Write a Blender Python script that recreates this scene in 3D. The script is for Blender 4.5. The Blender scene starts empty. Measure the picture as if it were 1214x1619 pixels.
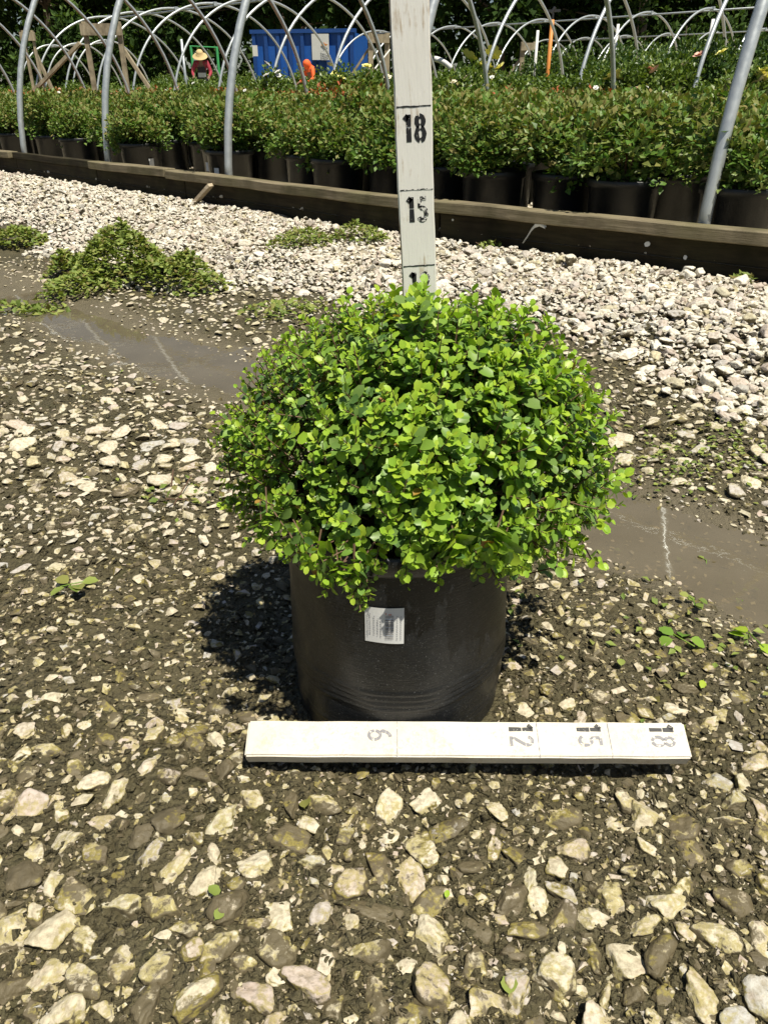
import bpy, bmesh, math, random
import numpy as np
from mathutils import Vector, Matrix, Euler, Quaternion
from mathutils.bvhtree import BVHTree

random.seed(11)
rng = np.random.default_rng(11)
SC = bpy.context.scene
COL = SC.collection

# ------------------------------------------------------------------ camera, sky, sun, exposure
H = 0.63
F = 1200.0
TH = math.atan((809.5 - 150) / F)
cam_d = bpy.data.cameras.new("camera")
cam_d.sensor_fit = 'VERTICAL'
cam_d.sensor_height = 24.0
cam_d.lens = 24.0 * F / 1619.0
cam_d.clip_start = 0.02
cam_d.clip_end = 1000
cam = bpy.data.objects.new("camera", cam_d)
COL.objects.link(cam)
cam.location = (0, 0, H)
cam.rotation_euler = (math.pi / 2 - TH, 0, 0)
SC.camera = cam

SUN_EL = math.radians(67.5)
SUN_AZ = math.atan2(0.60, -0.80)          # clockwise from +Y
SDIR = Vector((math.sin(SUN_AZ) * math.cos(SUN_EL), math.cos(SUN_AZ) * math.cos(SUN_EL), math.sin(SUN_EL)))
world = bpy.data.worlds.new("World")
SC.world = world
world.use_nodes = True
wn = world.node_tree
bg = wn.nodes["Background"]
sky = wn.nodes.new("ShaderNodeTexSky")
sky.sky_type = 'NISHITA'
sky.sun_disc = False
sky.sun_elevation = SUN_EL
sky.sun_rotation = SUN_AZ
wn.links.new(sky.outputs[0], bg.inputs[0])
bg.inputs[1].default_value = 0.05
sun_d = bpy.data.lights.new("sun", 'SUN')
sun_d.energy = 5.0
sun_d.angle = math.radians(0.5)
sun_d.color = (1.0, 0.94, 0.80)
sun = bpy.data.objects.new("sun", sun_d)
COL.objects.link(sun)
sun.rotation_euler = SDIR.to_track_quat('Z', 'Y').to_euler()
sun.location = (3, -3, 8)
SC.view_settings.view_transform = 'Standard'
SC.view_settings.look = 'None'
SC.view_settings.gamma = 1
SC.view_settings.exposure = 0.45
SC.cycles.max_bounces = 8
SC.cycles.transparent_max_bounces = 12
SC.cycles.caustics_reflective = False
SC.cycles.caustics_refractive = False
SC.cycles.use_denoising = True

# ------------------------------------------------------------------ layout helpers
R0 = np.array([1.271, 2.568]); ED = np.array([-0.725, 0.689]); EN = np.array([0.689, 0.725])

def tu(t, u, z=0.0):
    p = R0 + ED * t + EN * u
    return Vector((p[0], p[1], z))

def to_tu(X, Y):
    dx = X - R0[0]; dy = Y - R0[1]
    return dx * ED[0] + dy * ED[1], dx * EN[0] + dy * EN[1]

def pix(x, y, Y):
    """point at ground distance Y seen in that direction (used to measure the site from the photo)"""
    a = (x - 607) / F; b = (809.5 - y) / F
    r = Vector((a, math.cos(TH) + b * math.sin(TH), -math.sin(TH) + b * math.cos(TH)))
    return Vector((0, 0, H)) + r * (Y / r.y)

def pixg(x, y, h):
    a = (x - 607) / F; b = (809.5 - y) / F
    r = Vector((a, math.cos(TH) + b * math.sin(TH), -math.sin(TH) + b * math.cos(TH)))
    return Vector((0, 0, H)) + r * ((h - H) / r.z)

def proj(P):
    P = np.asarray(P, float) - np.array([0, 0, H])
    z = P[..., 1] * math.cos(TH) - P[..., 2] * math.sin(TH)
    v = P[..., 1] * math.sin(TH) + P[..., 2] * math.cos(TH)
    zs = np.where(z > 0.05, z, 0.05)
    return 607 + F * P[..., 0] / zs, 809.5 - F * v / zs, z

def edge_u(t):
    """the plank edging is slightly bent at its joint"""
    if t < 1.334: return -0.115 * t / 1.334
    return -0.115 * (6.05 - t) / (6.05 - 1.334)

def smooth(a, b, x):
    s = np.clip((x - a) / (b - a), 0, 1)
    return s * s * (3 - 2 * s)

_tab = np.random.default_rng(5).random((256, 256))

def vnoise(x, y):
    xi = np.floor(x).astype(int); yi = np.floor(y).astype(int)
    fx = x - xi; fy = y - yi
    fx = fx * fx * (3 - 2 * fx); fy = fy * fy * (3 - 2 * fy)
    a = _tab[xi & 255, yi & 255]; b = _tab[(xi + 1) & 255, yi & 255]
    c = _tab[xi & 255, (yi + 1) & 255]; d = _tab[(xi + 1) & 255, (yi + 1) & 255]
    return (a * (1 - fx) + b * fx) * (1 - fy) + (c * (1 - fx) + d * fx) * fy - 0.5

def fbm(x, y, o=4):
    s = 0; a = 1.0
    for k in range(o):
        s = s + a * vnoise(x * 2 ** k + 17.3 * k, y * 2 ** k + 9.1 * k)
        a *= 0.5
    return s

POT = (0.0160, 0.7205)

def gh(X, Y):
    """height of the ground"""
    X = np.asarray(X, float); Y = np.asarray(Y, float)
    t, u = to_tu(X, Y)
    wob = 0.10 * fbm(t * 2.1, u * 2.1 + 3, 3)
    h = 0.085 * smooth(-1.42, -0.2, u)
    tr = np.exp(-((u + 1.64 + wob) / 0.16) ** 2)
    h = h - 0.030 * tr * smooth(-3.0, -0.6, t) * smooth(2.9, 2.0, t)
    near = smooth(12, 4, np.abs(Y))
    rough = (1 - 0.6 * tr)
    h = h + near * rough * (0.018 * fbm(X * 5, Y * 5, 3) + 0.010 * fbm(X * 28 + 5, Y * 28, 4) + 0.004 * fbm(X * 70, Y * 70 + 8, 2))
    d = np.hypot(X - POT[0], Y - POT[1])
    k = smooth(0.20, 0.125, d)
    return h * (1 - k) - 0.003 * k

# ------------------------------------------------------------------ mesh helpers
def mesh_np(name, V, faces, mats, midx=None, smooth_=False):
    """faces: list of int arrays (n,k)"""
    me = bpy.data.meshes.new(name)
    V = np.asarray(V, np.float32)
    me.vertices.add(len(V)); me.vertices.foreach_set("co", V.ravel())
    faces = [np.asarray(f, np.int32) for f in faces if len(f)]
    nl = sum(f.size for f in faces); nf = sum(len(f) for f in faces)
    me.loops.add(nl); me.polygons.add(nf)
    me.loops.foreach_set("vertex_index", np.concatenate([f.ravel() for f in faces]))
    tot = np.concatenate([np.full(len(f), f.shape[1], np.int32) for f in faces])
    st = np.concatenate([[0], np.cumsum(tot)[:-1]]).astype(np.int32)
    me.polygons.foreach_set("loop_start", st)
    if midx is not None: me.polygons.foreach_set("material_index", np.asarray(midx, np.int32))
    me.polygons.foreach_set("use_smooth", np.full(nf, smooth_, bool))
    for m in (mats if isinstance(mats, (list, tuple)) else [mats]): me.materials.append(m)
    me.update(calc_edges=True)
    me.validate()
    return me

def link(name, me, parent=None, loc=None):
    o = bpy.data.objects.new(name, me)
    COL.objects.link(o)
    if parent is not None: o.parent = parent
    if loc is not None: o.location = loc
    return o

def empty(name, loc=(0, 0, 0), rz=0):
    o = bpy.data.objects.new(name, None)
    o.empty_display_size = 0.05
    COL.objects.link(o); o.location = loc; o.rotation_euler = (0, 0, rz)
    return o

def tag(o, label=None, cat=None, group=None, kind=None):
    if label: o["label"] = label
    if cat: o["category"] = cat
    if group: o["group"] = group
    if kind: o["kind"] = kind
    return o

class MB:
    def __init__(s): s.V = []; s.F = []; s.M = []; s.m = 0
    def add(s, V, Fs):
        b = len(s.V); s.V += [tuple(v) for v in V]; s.F += [tuple(i + b for i in f) for f in Fs]; s.M += [s.m] * len(Fs)
    def box(s, c, d, M=None, jit=0):
        V = []
        for sx in (-1, 1):
            for sy in (-1, 1):
                for sz in (-1, 1):
                    v = Vector((sx * d[0] / 2, sy * d[1] / 2, sz * d[2] / 2))
                    if jit: v += Vector([random.uniform(-jit, jit) for _ in range(3)])
                    if M is not None: v = M @ v
                    V.append(v + Vector(c))
        s.add(V, [(0, 1, 3, 2), (4, 6, 7, 5), (0, 4, 5, 1), (2, 3, 7, 6), (0, 2, 6, 4), (1, 5, 7, 3)])
    def bar(s, a, b, w, h, up=(0, 0, 1)):
        a = Vector(a); b = Vector(b); d = (b - a); L = d.length; d.normalize()
        x = d.cross(Vector(up)); 
        if x.length < 1e-4: x = d.cross(Vector((1, 0, 0)))
        x.normalize(); y = x.cross(d)
        M = Matrix((x, d, y)).transposed()
        s.box((a + b) / 2, (w, L, h), M)
    def tube(s, pts, rad, n=8, caps=True):
        pts = [Vector(p) for p in pts]
        if not hasattr(rad, '__len__'): rad = [rad] * len(pts)
        d0 = (pts[1] - pts[0]).normalized()
        x = d0.cross(Vector((0.3, 0.2, 0.93)));  x.normalize()
        V = []; Fs = []
        for i, p in enumerate(pts):
            d = (pts[min(i + 1, len(pts) - 1)] - pts[max(i - 1, 0)]).normalized()
            x = (x - d * x.dot(d)).normalized(); y = d.cross(x)
            for k in range(n):
                a = 2 * math.pi * k / n
                V.append(p + (x * math.cos(a) + y * math.sin(a)) * rad[i])
        for i in range(len(pts) - 1):
            for k in range(n):
                k2 = (k + 1) % n
                Fs.append((i * n + k, i * n + k2, (i + 1) * n + k2, (i + 1) * n + k))
        if caps:
            Fs.append(tuple(range(n))[::-1]); Fs.append(tuple((len(pts) - 1) * n + k for k in range(n)))
        s.add(V, Fs)
    def lathe(s, prof, c=(0, 0, 0), n=48, wob=None):
        V = []; Fs = []
        for i, (r, z) in enumerate(prof):
            for k in range(n):
                a = 2 * math.pi * k / n
                rr = r + (wob(a, z) if wob else 0)
                V.append((c[0] + rr * math.cos(a), c[1] + rr * math.sin(a), c[2] + z))
        for i in range(len(prof) - 1):
            for k in range(n):
                k2 = (k + 1) % n
                Fs.append((i * n + k, i * n + k2, (i + 1) * n + k2, (i + 1) * n + k))
        s.add(V, Fs)
    def build(s, name, mats, parent=None, smooth_=False, bevel=0):
        me = bpy.data.meshes.new(name)
        me.from_pydata(s.V, [], s.F)
        for m in (mats if isinstance(mats, (list, tuple)) else [mats]): me.materials.append(m)
        if max(s.M, default=0): me.polygons.foreach_set("material_index", s.M)
        if smooth_: me.polygons.foreach_set("use_smooth", [True] * len(me.polygons))
        me.update()
        if bevel:
            bm = bmesh.new(); bm.from_mesh(me)
            bmesh.ops.bevel(bm, geom=list(bm.edges), offset=bevel, segments=2, affect='EDGES', profile=0.6)
            bm.to_mesh(me); bm.free()
        return link(name, me, parent)

# ------------------------------------------------------------------ materials
def nodes(name):
    m = bpy.data.materials.new(name); m.use_nodes = True
    nt = m.node_tree
    return m, nt, nt.nodes["Principled BSDF"]

def add(nt, typ, **kw):
    n = nt.nodes.new(typ)
    for k, v in kw.items():
        if k.startswith("i_"): n.inputs[k[2:].replace("_", " ")].default_value = v
        elif k.startswith("n"): n.inputs[int(k[1:])].default_value = v
        else: setattr(n, k, v)
    return n

def noise(nt, vec, scale, detail=4, rough=0.55, dist=0.0):
    n = add(nt, "ShaderNodeTexNoise")
    n.inputs["Scale"].default_value = scale; n.inputs["Detail"].default_value = detail
    n.inputs["Roughness"].default_value = rough; n.inputs["Distortion"].default_value = dist
    if vec is not None: nt.links.new(vec, n.inputs["Vector"])
    return n.outputs["Fac"]

def ramp(nt, fac, stops, interp='LINEAR'):
    r = add(nt, "ShaderNodeValToRGB")
    r.color_ramp.interpolation = interp
    el = r.color_ramp.elements
    while len(el) > len(stops): el.remove(el[-1])
    while len(el) < len(stops): el.new(0.5)
    for e, (p, c) in zip(el, stops):
        e.position = p
        e.color = (c, c, c, 1) if not hasattr(c, '__len__') else (*c, 1)
    nt.links.new(fac, r.inputs[0])
    return r.outputs[0]

def mix(nt, fac, a, b, mode='MIX'):
    n = add(nt, "ShaderNodeMix", data_type='RGBA', blend_type=mode)
    for sock, v in ((n.inputs[0], fac), (n.inputs[6], a), (n.inputs[7], b)):
        if hasattr(v, 'node'): nt.links.new(v, sock)
        elif hasattr(v, '__len__'): sock.default_value = (*v, 1)
        else: sock.default_value = v
    return n.outputs[2]

def math_(nt, op, a, b=0.0, c=None):
    n = add(nt, "ShaderNodeMath", operation=op)
    for i, v in enumerate((a, b) if c is None else (a, b, c)):
        if hasattr(v, 'node'): nt.links.new(v, n.inputs[i])
        else: n.inputs[i].default_value = v
    return n.outputs[0]

def bump(nt, bs, fac, strength, dist):
    b = add(nt, "ShaderNodeBump"); b.inputs["Strength"].default_value = strength; b.inputs["Distance"].default_value = dist
    nt.links.new(fac, b.inputs["Height"])
    if bs is not None: nt.links.new(b.outputs[0], bs.inputs["Normal"])
    return b.outputs[0]

def pos(nt):
    return add(nt, "ShaderNodeNewGeometry").outputs["Position"]

def objc(nt):
    return add(nt, "ShaderNodeTexCoord").outputs["Object"]

def rnd(nt):
    """a random value per piece: per object and per mesh island"""
    a = add(nt, "ShaderNodeObjectInfo").outputs["Random"]
    b = add(nt, "ShaderNodeNewGeometry").outputs["Random Per Island"]
    return math_(nt, 'FRACT', math_(nt, 'MULTIPLY_ADD', a, 7.31, b))

def plain(name, col, rough=0.6, metal=0.0, var=0.15, scale=30, bump_=0.0, spec=0.5):
    m, nt, bs = nodes(name)
    f = noise(nt, objc(nt), scale, 5)
    c = mix(nt, f, [x * (1 - var) for x in col], [min(1, x * (1 + var)) for x in col])
    nt.links.new(c, bs.inputs["Base Color"])
    bs.inputs["Roughness"].default_value = rough; bs.inputs["Metallic"].default_value = metal
    bs.inputs["Specular IOR Level"].default_value = spec
    if bump_: bump(nt, bs, f, bump_, 0.002)
    return m

def leafmat(name, cols, trans=0.35, rough=0.45, spec=0.4, scale=60):
    m, nt, bs = nodes(name)
    r = rnd(nt)
    c = ramp(nt, r, [(i / max(1, len(cols) - 1), c) for i, c in enumerate(cols)])
    f = noise(nt, pos(nt), scale, 3)
    c = mix(nt, math_(nt, 'MULTIPLY', f, 0.35), c, [x * 0.55 for x in cols[0]])
    nt.links.new(c, bs.inputs["Base Color"])
    bs.inputs["Roughness"].default_value = rough
    bs.inputs["Specular IOR Level"].default_value = spec
    tr = add(nt, "ShaderNodeBsdfTranslucent")
    ct = mix(nt, 1.0, c, (1.0, 1.05, 0.45), 'MULTIPLY')
    nt.links.new(ct, tr.inputs[0])
    mx = add(nt, "ShaderNodeMixShader"); mx.inputs[0].default_value = trans
    nt.links.new(bs.outputs[0], mx.inputs[1]); nt.links.new(tr.outputs[0], mx.inputs[2])
    nt.links.new(mx.outputs[0], nt.nodes["Material Output"].inputs[0])
    return m

# --- ground mud
def make_mud():
    m, nt, bs = nodes("wet_mud")
    p = pos(nt)
    a = noise(nt, p, 9, 6, 0.6)
    b = noise(nt, p, 120, 5, 0.65)
    c = noise(nt, p, 420, 3, 0.6)
    base = ramp(nt, a, [(0.3, (0.050, 0.042, 0.020)), (0.5, (0.088, 0.074, 0.038)), (0.72, (0.138, 0.118, 0.068))])
    base = mix(nt, ramp(nt, b, [(0.35, 0.0), (0.7, 1.0)]), base, (0.125, 0.108, 0.058))
    specks = ramp(nt, c, [(0.66, 0.0), (0.72, 1.0)])
    base = mix(nt, math_(nt, 'MULTIPLY', specks, 0.55), base, (0.34, 0.29, 0.2))
    green = ramp(nt, noise(nt, p, 22, 4), [(0.55, 0.0), (0.75, 0.5)])
    base = mix(nt, green, base, (0.062, 0.066, 0.022))
    at_ = add(nt, "ShaderNodeAttribute", attribute_name="silt")
    sl = ramp(nt, math_(nt, 'ADD', at_.outputs["Fac"], math_(nt, 'MULTIPLY', math_(nt, 'SUBTRACT', b, 0.5), 0.6)), [(0.3, 0.0), (0.75, 1.0)])
    base = mix(nt, math_(nt, 'MULTIPLY', sl, 0.85), base, mix(nt, a, (0.13, 0.108, 0.066), (0.21, 0.18, 0.122)))
    nt.links.new(base, bs.inputs["Base Color"])
    ro = ramp(nt, a, [(0.35, 0.42), (0.6, 0.8)])
    nt.links.new(ro, bs.inputs["Roughness"])
    bs.inputs["Specular IOR Level"].default_value = 0.35
    vo = add(nt, "ShaderNodeTexVoronoi"); vo.inputs["Scale"].default_value = 150; vo.inputs["Randomness"].default_value = 1.0
    nt.links.new(p, vo.inputs["Vector"])
    h = math_(nt, 'ADD', math_(nt, 'MULTIPLY', b, 1.0), math_(nt, 'MULTIPLY', c, 0.5))
    h = math_(nt, 'ADD', h, math_(nt, 'MULTIPLY', math_(nt, 'MULTIPLY', vo.outputs["Distance"], -1.1), math_(nt, 'SUBTRACT', 1.0, at_.outputs["Fac"])))
    bump(nt, bs, h, 1.0, 0.009)
    return m

def make_stone(name, lo, hi, mud_amt, moss=0.3):
    m, nt, bs = nodes(name)
    p = pos(nt)
    r = rnd(nt)
    r2 = math_(nt, 'FRACT', math_(nt, 'MULTIPLY', r, 13.7))
    warm = ramp(nt, r, [(0.0, (lo[0], lo[1], lo[2])), (0.5, hi), (0.74, (0.50, 0.42, 0.36)), (0.88, (0.46, 0.45, 0.42)), (1.0, (0.56, 0.50, 0.31))])
    f = noise(nt, p, 160, 5, 0.65)
    base = mix(nt, math_(nt, 'MULTIPLY', ramp(nt, f, [(0.36, 1.0), (0.58, 0.0)]), 0.62), warm, (0.23, 0.185, 0.115))
    f2 = noise(nt, p, 45, 3)
    base = mix(nt, ramp(nt, f2, [(0.58, 0.0), (0.75, 0.4)]), base, (0.40, 0.29, 0.23))
    # dried mud and algae with their own ragged outline; tops are washed cleaner by the rain
    nz = add(nt, "ShaderNodeSeparateXYZ"); nt.links.new(add(nt, "ShaderNodeNewGeometry").outputs["Normal"], nz.inputs[0])
    g = math_(nt, 'ADD', math_(nt, 'MULTIPLY', noise(nt, p, 62, 6, 0.66, 0.6), 0.72), math_(nt, 'MULTIPLY', noise(nt, p, 240, 5, 0.65), 0.28))
    s = math_(nt, 'ADD', g, math_(nt, 'MULTIPLY', math_(nt, 'SUBTRACT', 0.62, nz.outputs[2]), 0.30))
    s = math_(nt, 'ADD', s, math_(nt, 'MULTIPLY', math_(nt, 'SUBTRACT', r2, 0.5), 0.36))
    thr = 0.78 - mud_amt
    mk = ramp(nt, s, [(max(0, thr - 0.055), 0.0), (min(1, thr + 0.03), 1.0)])
    mudc = mix(nt, noise(nt, p, 90, 4), (0.055, 0.043, 0.021), (0.15, 0.122, 0.068))
    base = mix(nt, math_(nt, 'MULTIPLY', mk, 0.95), base, mudc)
    mo = ramp(nt, math_(nt, 'ADD', s, math_(nt, 'MULTIPLY', math_(nt, 'SUBTRACT', noise(nt, p, 30, 3), 0.5), 0.8)), [(max(0, thr - 0.14), 0.0), (thr - 0.04, 1.0), (min(1, thr + 0.05), 0.0)])
    base = mix(nt, math_(nt, 'MULTIPLY', mo, moss), base, (0.30, 0.25, 0.05))
    nt.links.new(base, bs.inputs["Base Color"])
    nt.links.new(ramp(nt, mk, [(0, 0.85), (1, 0.5)]), bs.inputs["Roughness"])
    bs.inputs["Specular IOR Level"].default_value = 0.3
    hh = math_(nt, 'ADD', math_(nt, 'MULTIPLY', f, 0.7), math_(nt, 'MULTIPLY', g, 0.6))
    bump(nt, bs, hh, 0.7, 0.004)
    return m

M = {}
M['mud'] = make_mud()
M['stone'] = make_stone("muddy_limestone", (0.52, 0.46, 0.33), (0.62, 0.565, 0.43), 0.325, 0.65)
M['stone_bank'] = make_stone("pale_limestone", (0.68, 0.635, 0.53), (0.78, 0.745, 0.65), 0.03, 0.1)
M['stone_mid'] = make_stone("rain_washed_limestone", (0.55, 0.50, 0.38), (0.64, 0.585, 0.46), 0.225, 0.4)
M['grit'] = make_stone("limestone_grit", (0.34, 0.29, 0.18), (0.42, 0.36, 0.25), 0.32, 0.4)
M['bank'] = plain("gravel_dust", (0.30, 0.26, 0.185), 0.9, 0, 0.4, 60, 0.8)

def make_water():
    """turbid puddle water: suspended silt under a smooth reflecting surface, bottom showing through"""
    m, nt, bs = nodes("puddle_water")
    nt.nodes.remove(bs)
    p = pos(nt)
    df = add(nt, "ShaderNodeBsdfDiffuse")
    nt.links.new(mix(nt, noise(nt, p, 9, 5), (0.14, 0.118, 0.076), (0.26, 0.225, 0.16)), df.inputs[0])
    tr = add(nt, "ShaderNodeBsdfTransparent"); tr.inputs[0].default_value = (0.84, 0.77, 0.64, 1)
    m1 = add(nt, "ShaderNodeMixShader"); m1.inputs[0].default_value = 0.55
    nt.links.new(tr.outputs[0], m1.inputs[1]); nt.links.new(df.outputs[0], m1.inputs[2])
    gl = add(nt, "ShaderNodeBsdfGlossy"); gl.inputs["Roughness"].default_value = 0.025
    fr = add(nt, "ShaderNodeFresnel"); fr.inputs[0].default_value = 1.52
    b = bump(nt, None, noise(nt, p, 18, 3), 0.06, 0.004)
    nt.links.new(b, gl.inputs["Normal"])
    m2 = add(nt, "ShaderNodeMixShader")
    nt.links.new(fr.outputs[0], m2.inputs[0]); nt.links.new(m1.outputs[0], m2.inputs[1]); nt.links.new(gl.outputs[0], m2.inputs[2])
    nt.links.new(m2.outputs[0], nt.nodes["Material Output"].inputs[0])
    return m
M['water'] = make_water()

def make_galv():
    m, nt, bs = nodes("galvanised_steel")
    f = noise(nt, pos(nt), 35, 5)
    c = mix(nt, f, (0.42, 0.45, 0.46), (0.62, 0.66, 0.67))
    nt.links.new(c, bs.inputs["Base Color"])
    bs.inputs["Metallic"].default_value = 0.55
    nt.links.new(ramp(nt, f, [(0.3, 0.34), (0.7, 0.5)]), bs.inputs["Roughness"])
    return m
M['galv'] = make_galv()

def make_timber(name, a, b, stretch, alg=0.0):
    m, nt, bs = nodes(name)
    mp = add(nt, "ShaderNodeMapping"); nt.links.new(objc(nt), mp.inputs[0])
    mp.inputs["Scale"].default_value = stretch
    f = noise(nt, mp.outputs[0], 1.0, 8, 0.7, 0.3)
    c = ramp(nt, f, [(0.3, a), (0.62, b)])
    g = noise(nt, objc(nt), 7, 5)
    c = mix(nt, ramp(nt, g, [(0.45, 0.0), (0.7, 0.7)]), c, [x * 0.5 for x in a])
    if alg: c = mix(nt, math_(nt, 'MULTIPLY', ramp(nt, noise(nt, objc(nt), 4, 5), [(0.42, 0.0), (0.65, 1.0)]), alg), c, (0.10, 0.105, 0.035))
    nt.links.new(c, bs.inputs["Base Color"])
    bs.inputs["Roughness"].default_value = 0.85
    bs.inputs["Specular IOR Level"].default_value = 0.2
    bump(nt, bs, f, 0.7, 0.004)
    return m
M['plank_dark'] = make_timber("dark_treated_timber", (0.016, 0.013, 0.008), (0.052, 0.041, 0.024), (4, 60, 60), 0.15)
M['plank_cap'] = make_timber("weathered_cap_timber", (0.11, 0.09, 0.055), (0.27, 0.225, 0.15), (5, 110, 110), 0.4)
M['timber'] = make_timber("weathered_post_timber", (0.22, 0.18, 0.12), (0.42, 0.36, 0.25), (30, 30, 4))
M['stake'] = make_timber("pale_split_wood", (0.34, 0.27, 0.18), (0.58, 0.49, 0.36), (10, 80, 80))

def make_paint():
    m, nt, bs = nodes("chipped_white_paint")
    mp = add(nt, "ShaderNodeMapping"); nt.links.new(objc(nt), mp.inputs[0]); mp.inputs["Scale"].default_value = (230, 230, 24)
    g = noise(nt, mp.outputs[0], 1.0, 6, 0.7)
    d = noise(nt, objc(nt), 26, 5, 0.6)
    white = mix(nt, d, (0.74, 0.715, 0.655), (0.85, 0.835, 0.80))
    s = math_(nt, 'ADD', math_(nt, 'MULTIPLY', g, 0.55), math_(nt, 'MULTIPLY', d, 0.5))
    c = mix(nt, ramp(nt, s, [(0.575, 0.0), (0.66, 0.8)]), white, (0.47, 0.38, 0.27))
    # bare wood along the arrises
    sx = add(nt, "ShaderNodeSeparateXYZ"); nt.links.new(objc(nt), sx.inputs[0])
    ax = math_(nt, 'ABSOLUTE', sx.outputs[0])
    edge = math_(nt, 'ADD', math_(nt, 'MULTIPLY', math_(nt, 'SUBTRACT', ax, 0.0165), 190.0), math_(nt, 'MULTIPLY', math_(nt, 'SUBTRACT', noise(nt, mp.outputs[0], 0.35, 5), 0.56), 3.2))
    c = mix(nt, ramp(nt, edge, [(0.35, 0.0), (0.6, 0.9)]), c, (0.36, 0.22, 0.11))
    nt.links.new(c, bs.inputs["Base Color"])
    bs.inputs["Roughness"].default_value = 0.6
    bump(nt, bs, g, 0.35, 0.0012)
    return m
M['paint'] = make_paint()

def make_paint2():
    m, nt, bs = nodes("dusty_white_paint")
    o = objc(nt)
    d = noise(nt, o, 30, 6, 0.65)
    g = noise(nt, o, 260, 5, 0.7, 1.0)
    white = mix(nt, d, (0.58, 0.535, 0.455), (0.70, 0.665, 0.59))
    c = mix(nt, ramp(nt, math_(nt, 'ADD', math_(nt, 'MULTIPLY', g, 0.5), math_(nt, 'MULTIPLY', d, 0.5)), [(0.51, 0.0), (0.64, 0.8)]), white, (0.47, 0.38, 0.26))
    c = mix(nt, ramp(nt, noise(nt, o, 11, 6, 0.7), [(0.48, 0.0), (0.72, 0.55)]), c, (0.40, 0.36, 0.29))
    nt.links.new(c, bs.inputs["Base Color"]); bs.inputs["Roughness"].default_value = 0.65
    bump(nt, bs, g, 0.4, 0.0012)
    return m
M['paint2'] = make_paint2()

def make_ink(name, dark, under, thr, sc=190):
    m, nt, bs = nodes(name)
    f = noise(nt, objc(nt), sc, 4, 0.65, 0.5)
    c = mix(nt, ramp(nt, f, [(thr - 0.03, 0.0), (thr + 0.03, 1.0)]), dark, under)
    nt.links.new(c, bs.inputs["Base Color"]); bs.inputs["Roughness"].default_value = 0.55
    return m
M['ink'] = make_ink("worn_black_stencil_paint", (0.012, 0.012, 0.014), (0.72, 0.70, 0.65), 0.64)
M['ink_worn'] = make_ink("flaking_black_stencil_paint", (0.015, 0.015, 0.018), (0.74, 0.72, 0.68), 0.535)
M['ink_faded'] = make_ink("faded_grey_stencil_paint", (0.20, 0.195, 0.21), (0.66, 0.63, 0.57), 0.60, 240)

def make_potplastic(name, dust=0.5):
    m, nt, bs = nodes(name)
    o = objc(nt)
    f = noise(nt, o, 60, 6, 0.7)
    mp = add(nt, "ShaderNodeMapping"); nt.links.new(o, mp.inputs[0]); mp.inputs["Scale"].default_value = (60, 60, 500)
    sc = noise(nt, mp.outputs[0], 1.0, 4, 0.7)
    sp = noise(nt, o, 650, 3, 0.6)
    c = mix(nt, f, (0.0042, 0.005, 0.0062), (0.010, 0.0115, 0.0135))
    c = mix(nt, math_(nt, 'MULTIPLY', ramp(nt, sp, [(0.62, 0.0), (0.72, 1.0)]), dust), c, (0.15, 0.152, 0.15))
    c = mix(nt, math_(nt, 'MULTIPLY', ramp(nt, noise(nt, o, 14, 4, 0.6), [(0.5, 0.0), (0.75, 1.0)]), dust * 0.18), c, (0.07, 0.069, 0.066))
    c = mix(nt, math_(nt, 'MULTIPLY', ramp(nt, sc, [(0.62, 0.0), (0.75, 1.0)]), dust * 0.5), c, (0.08, 0.08, 0.078))
    nt.links.new(c, bs.inputs["Base Color"])
    nt.links.new(ramp(nt, f, [(0.3, 0.28), (0.7, 0.46)]), bs.inputs["Roughness"])
    bump(nt, bs, math_(nt, 'ADD', sc, f), 0.3, 0.0018)
    return m
M['pot'] = make_potplastic("scuffed_black_plastic", 0.8)
M['pot_far'] = make_potplastic("black_nursery_plastic", 0.6)
M['soil'] = plain("potting_bark", (0.035, 0.024, 0.016), 0.95, 0, 0.6, 180, 1.0)
M['sticker'] = plain("white_paper_label", (0.72, 0.72, 0.71), 0.5, 0, 0.04, 40)
M['print'] = plain("grey_print", (0.16, 0.16, 0.17), 0.6, 0, 0.1, 60)
M['print_light'] = plain("light_grey_print", (0.45, 0.45, 0.46), 0.6, 0, 0.1, 60)
M['print_blue'] = plain("blue_print", (0.20, 0.28, 0.42), 0.6, 0, 0.1, 60)
M['print_red'] = plain("red_print", (0.55, 0.25, 0.2), 0.6, 0, 0.1, 60)
M['twig'] = plain("brown_twig_bark", (0.13, 0.075, 0.045), 0.8, 0, 0.3, 120)
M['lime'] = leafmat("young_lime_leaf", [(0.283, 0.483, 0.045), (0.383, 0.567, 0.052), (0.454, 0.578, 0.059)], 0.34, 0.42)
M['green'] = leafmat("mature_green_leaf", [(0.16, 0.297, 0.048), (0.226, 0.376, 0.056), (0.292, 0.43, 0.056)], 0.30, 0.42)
M['deep'] = leafmat("older_and_shaded_green_leaf", [(0.091, 0.19, 0.05), (0.146, 0.243, 0.058), (0.192, 0.295, 0.072)], 0.25, 0.40)  # older leaves, and painted shade for the inner layers
M['coral'] = leafmat("new_coral_leaf", [(0.42, 0.19, 0.05), (0.45, 0.30, 0.06), (0.36, 0.34, 0.06)], 0.35, 0.45)
M['shrub'] = leafmat("olive_shrub_leaf", [(0.076, 0.158, 0.028), (0.113, 0.221, 0.032), (0.162, 0.272, 0.044), (0.226, 0.309, 0.071), (0.181, 0.189, 0.055)], 0.28, 0.45, 0.4, 20)
M['shrub_tip'] = leafmat("bronze_shrub_tip", [(0.168, 0.223, 0.045), (0.21, 0.237, 0.056), (0.267, 0.209, 0.073), (0.168, 0.237, 0.045)], 0.25, 0.55, 0.3, 20)
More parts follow.
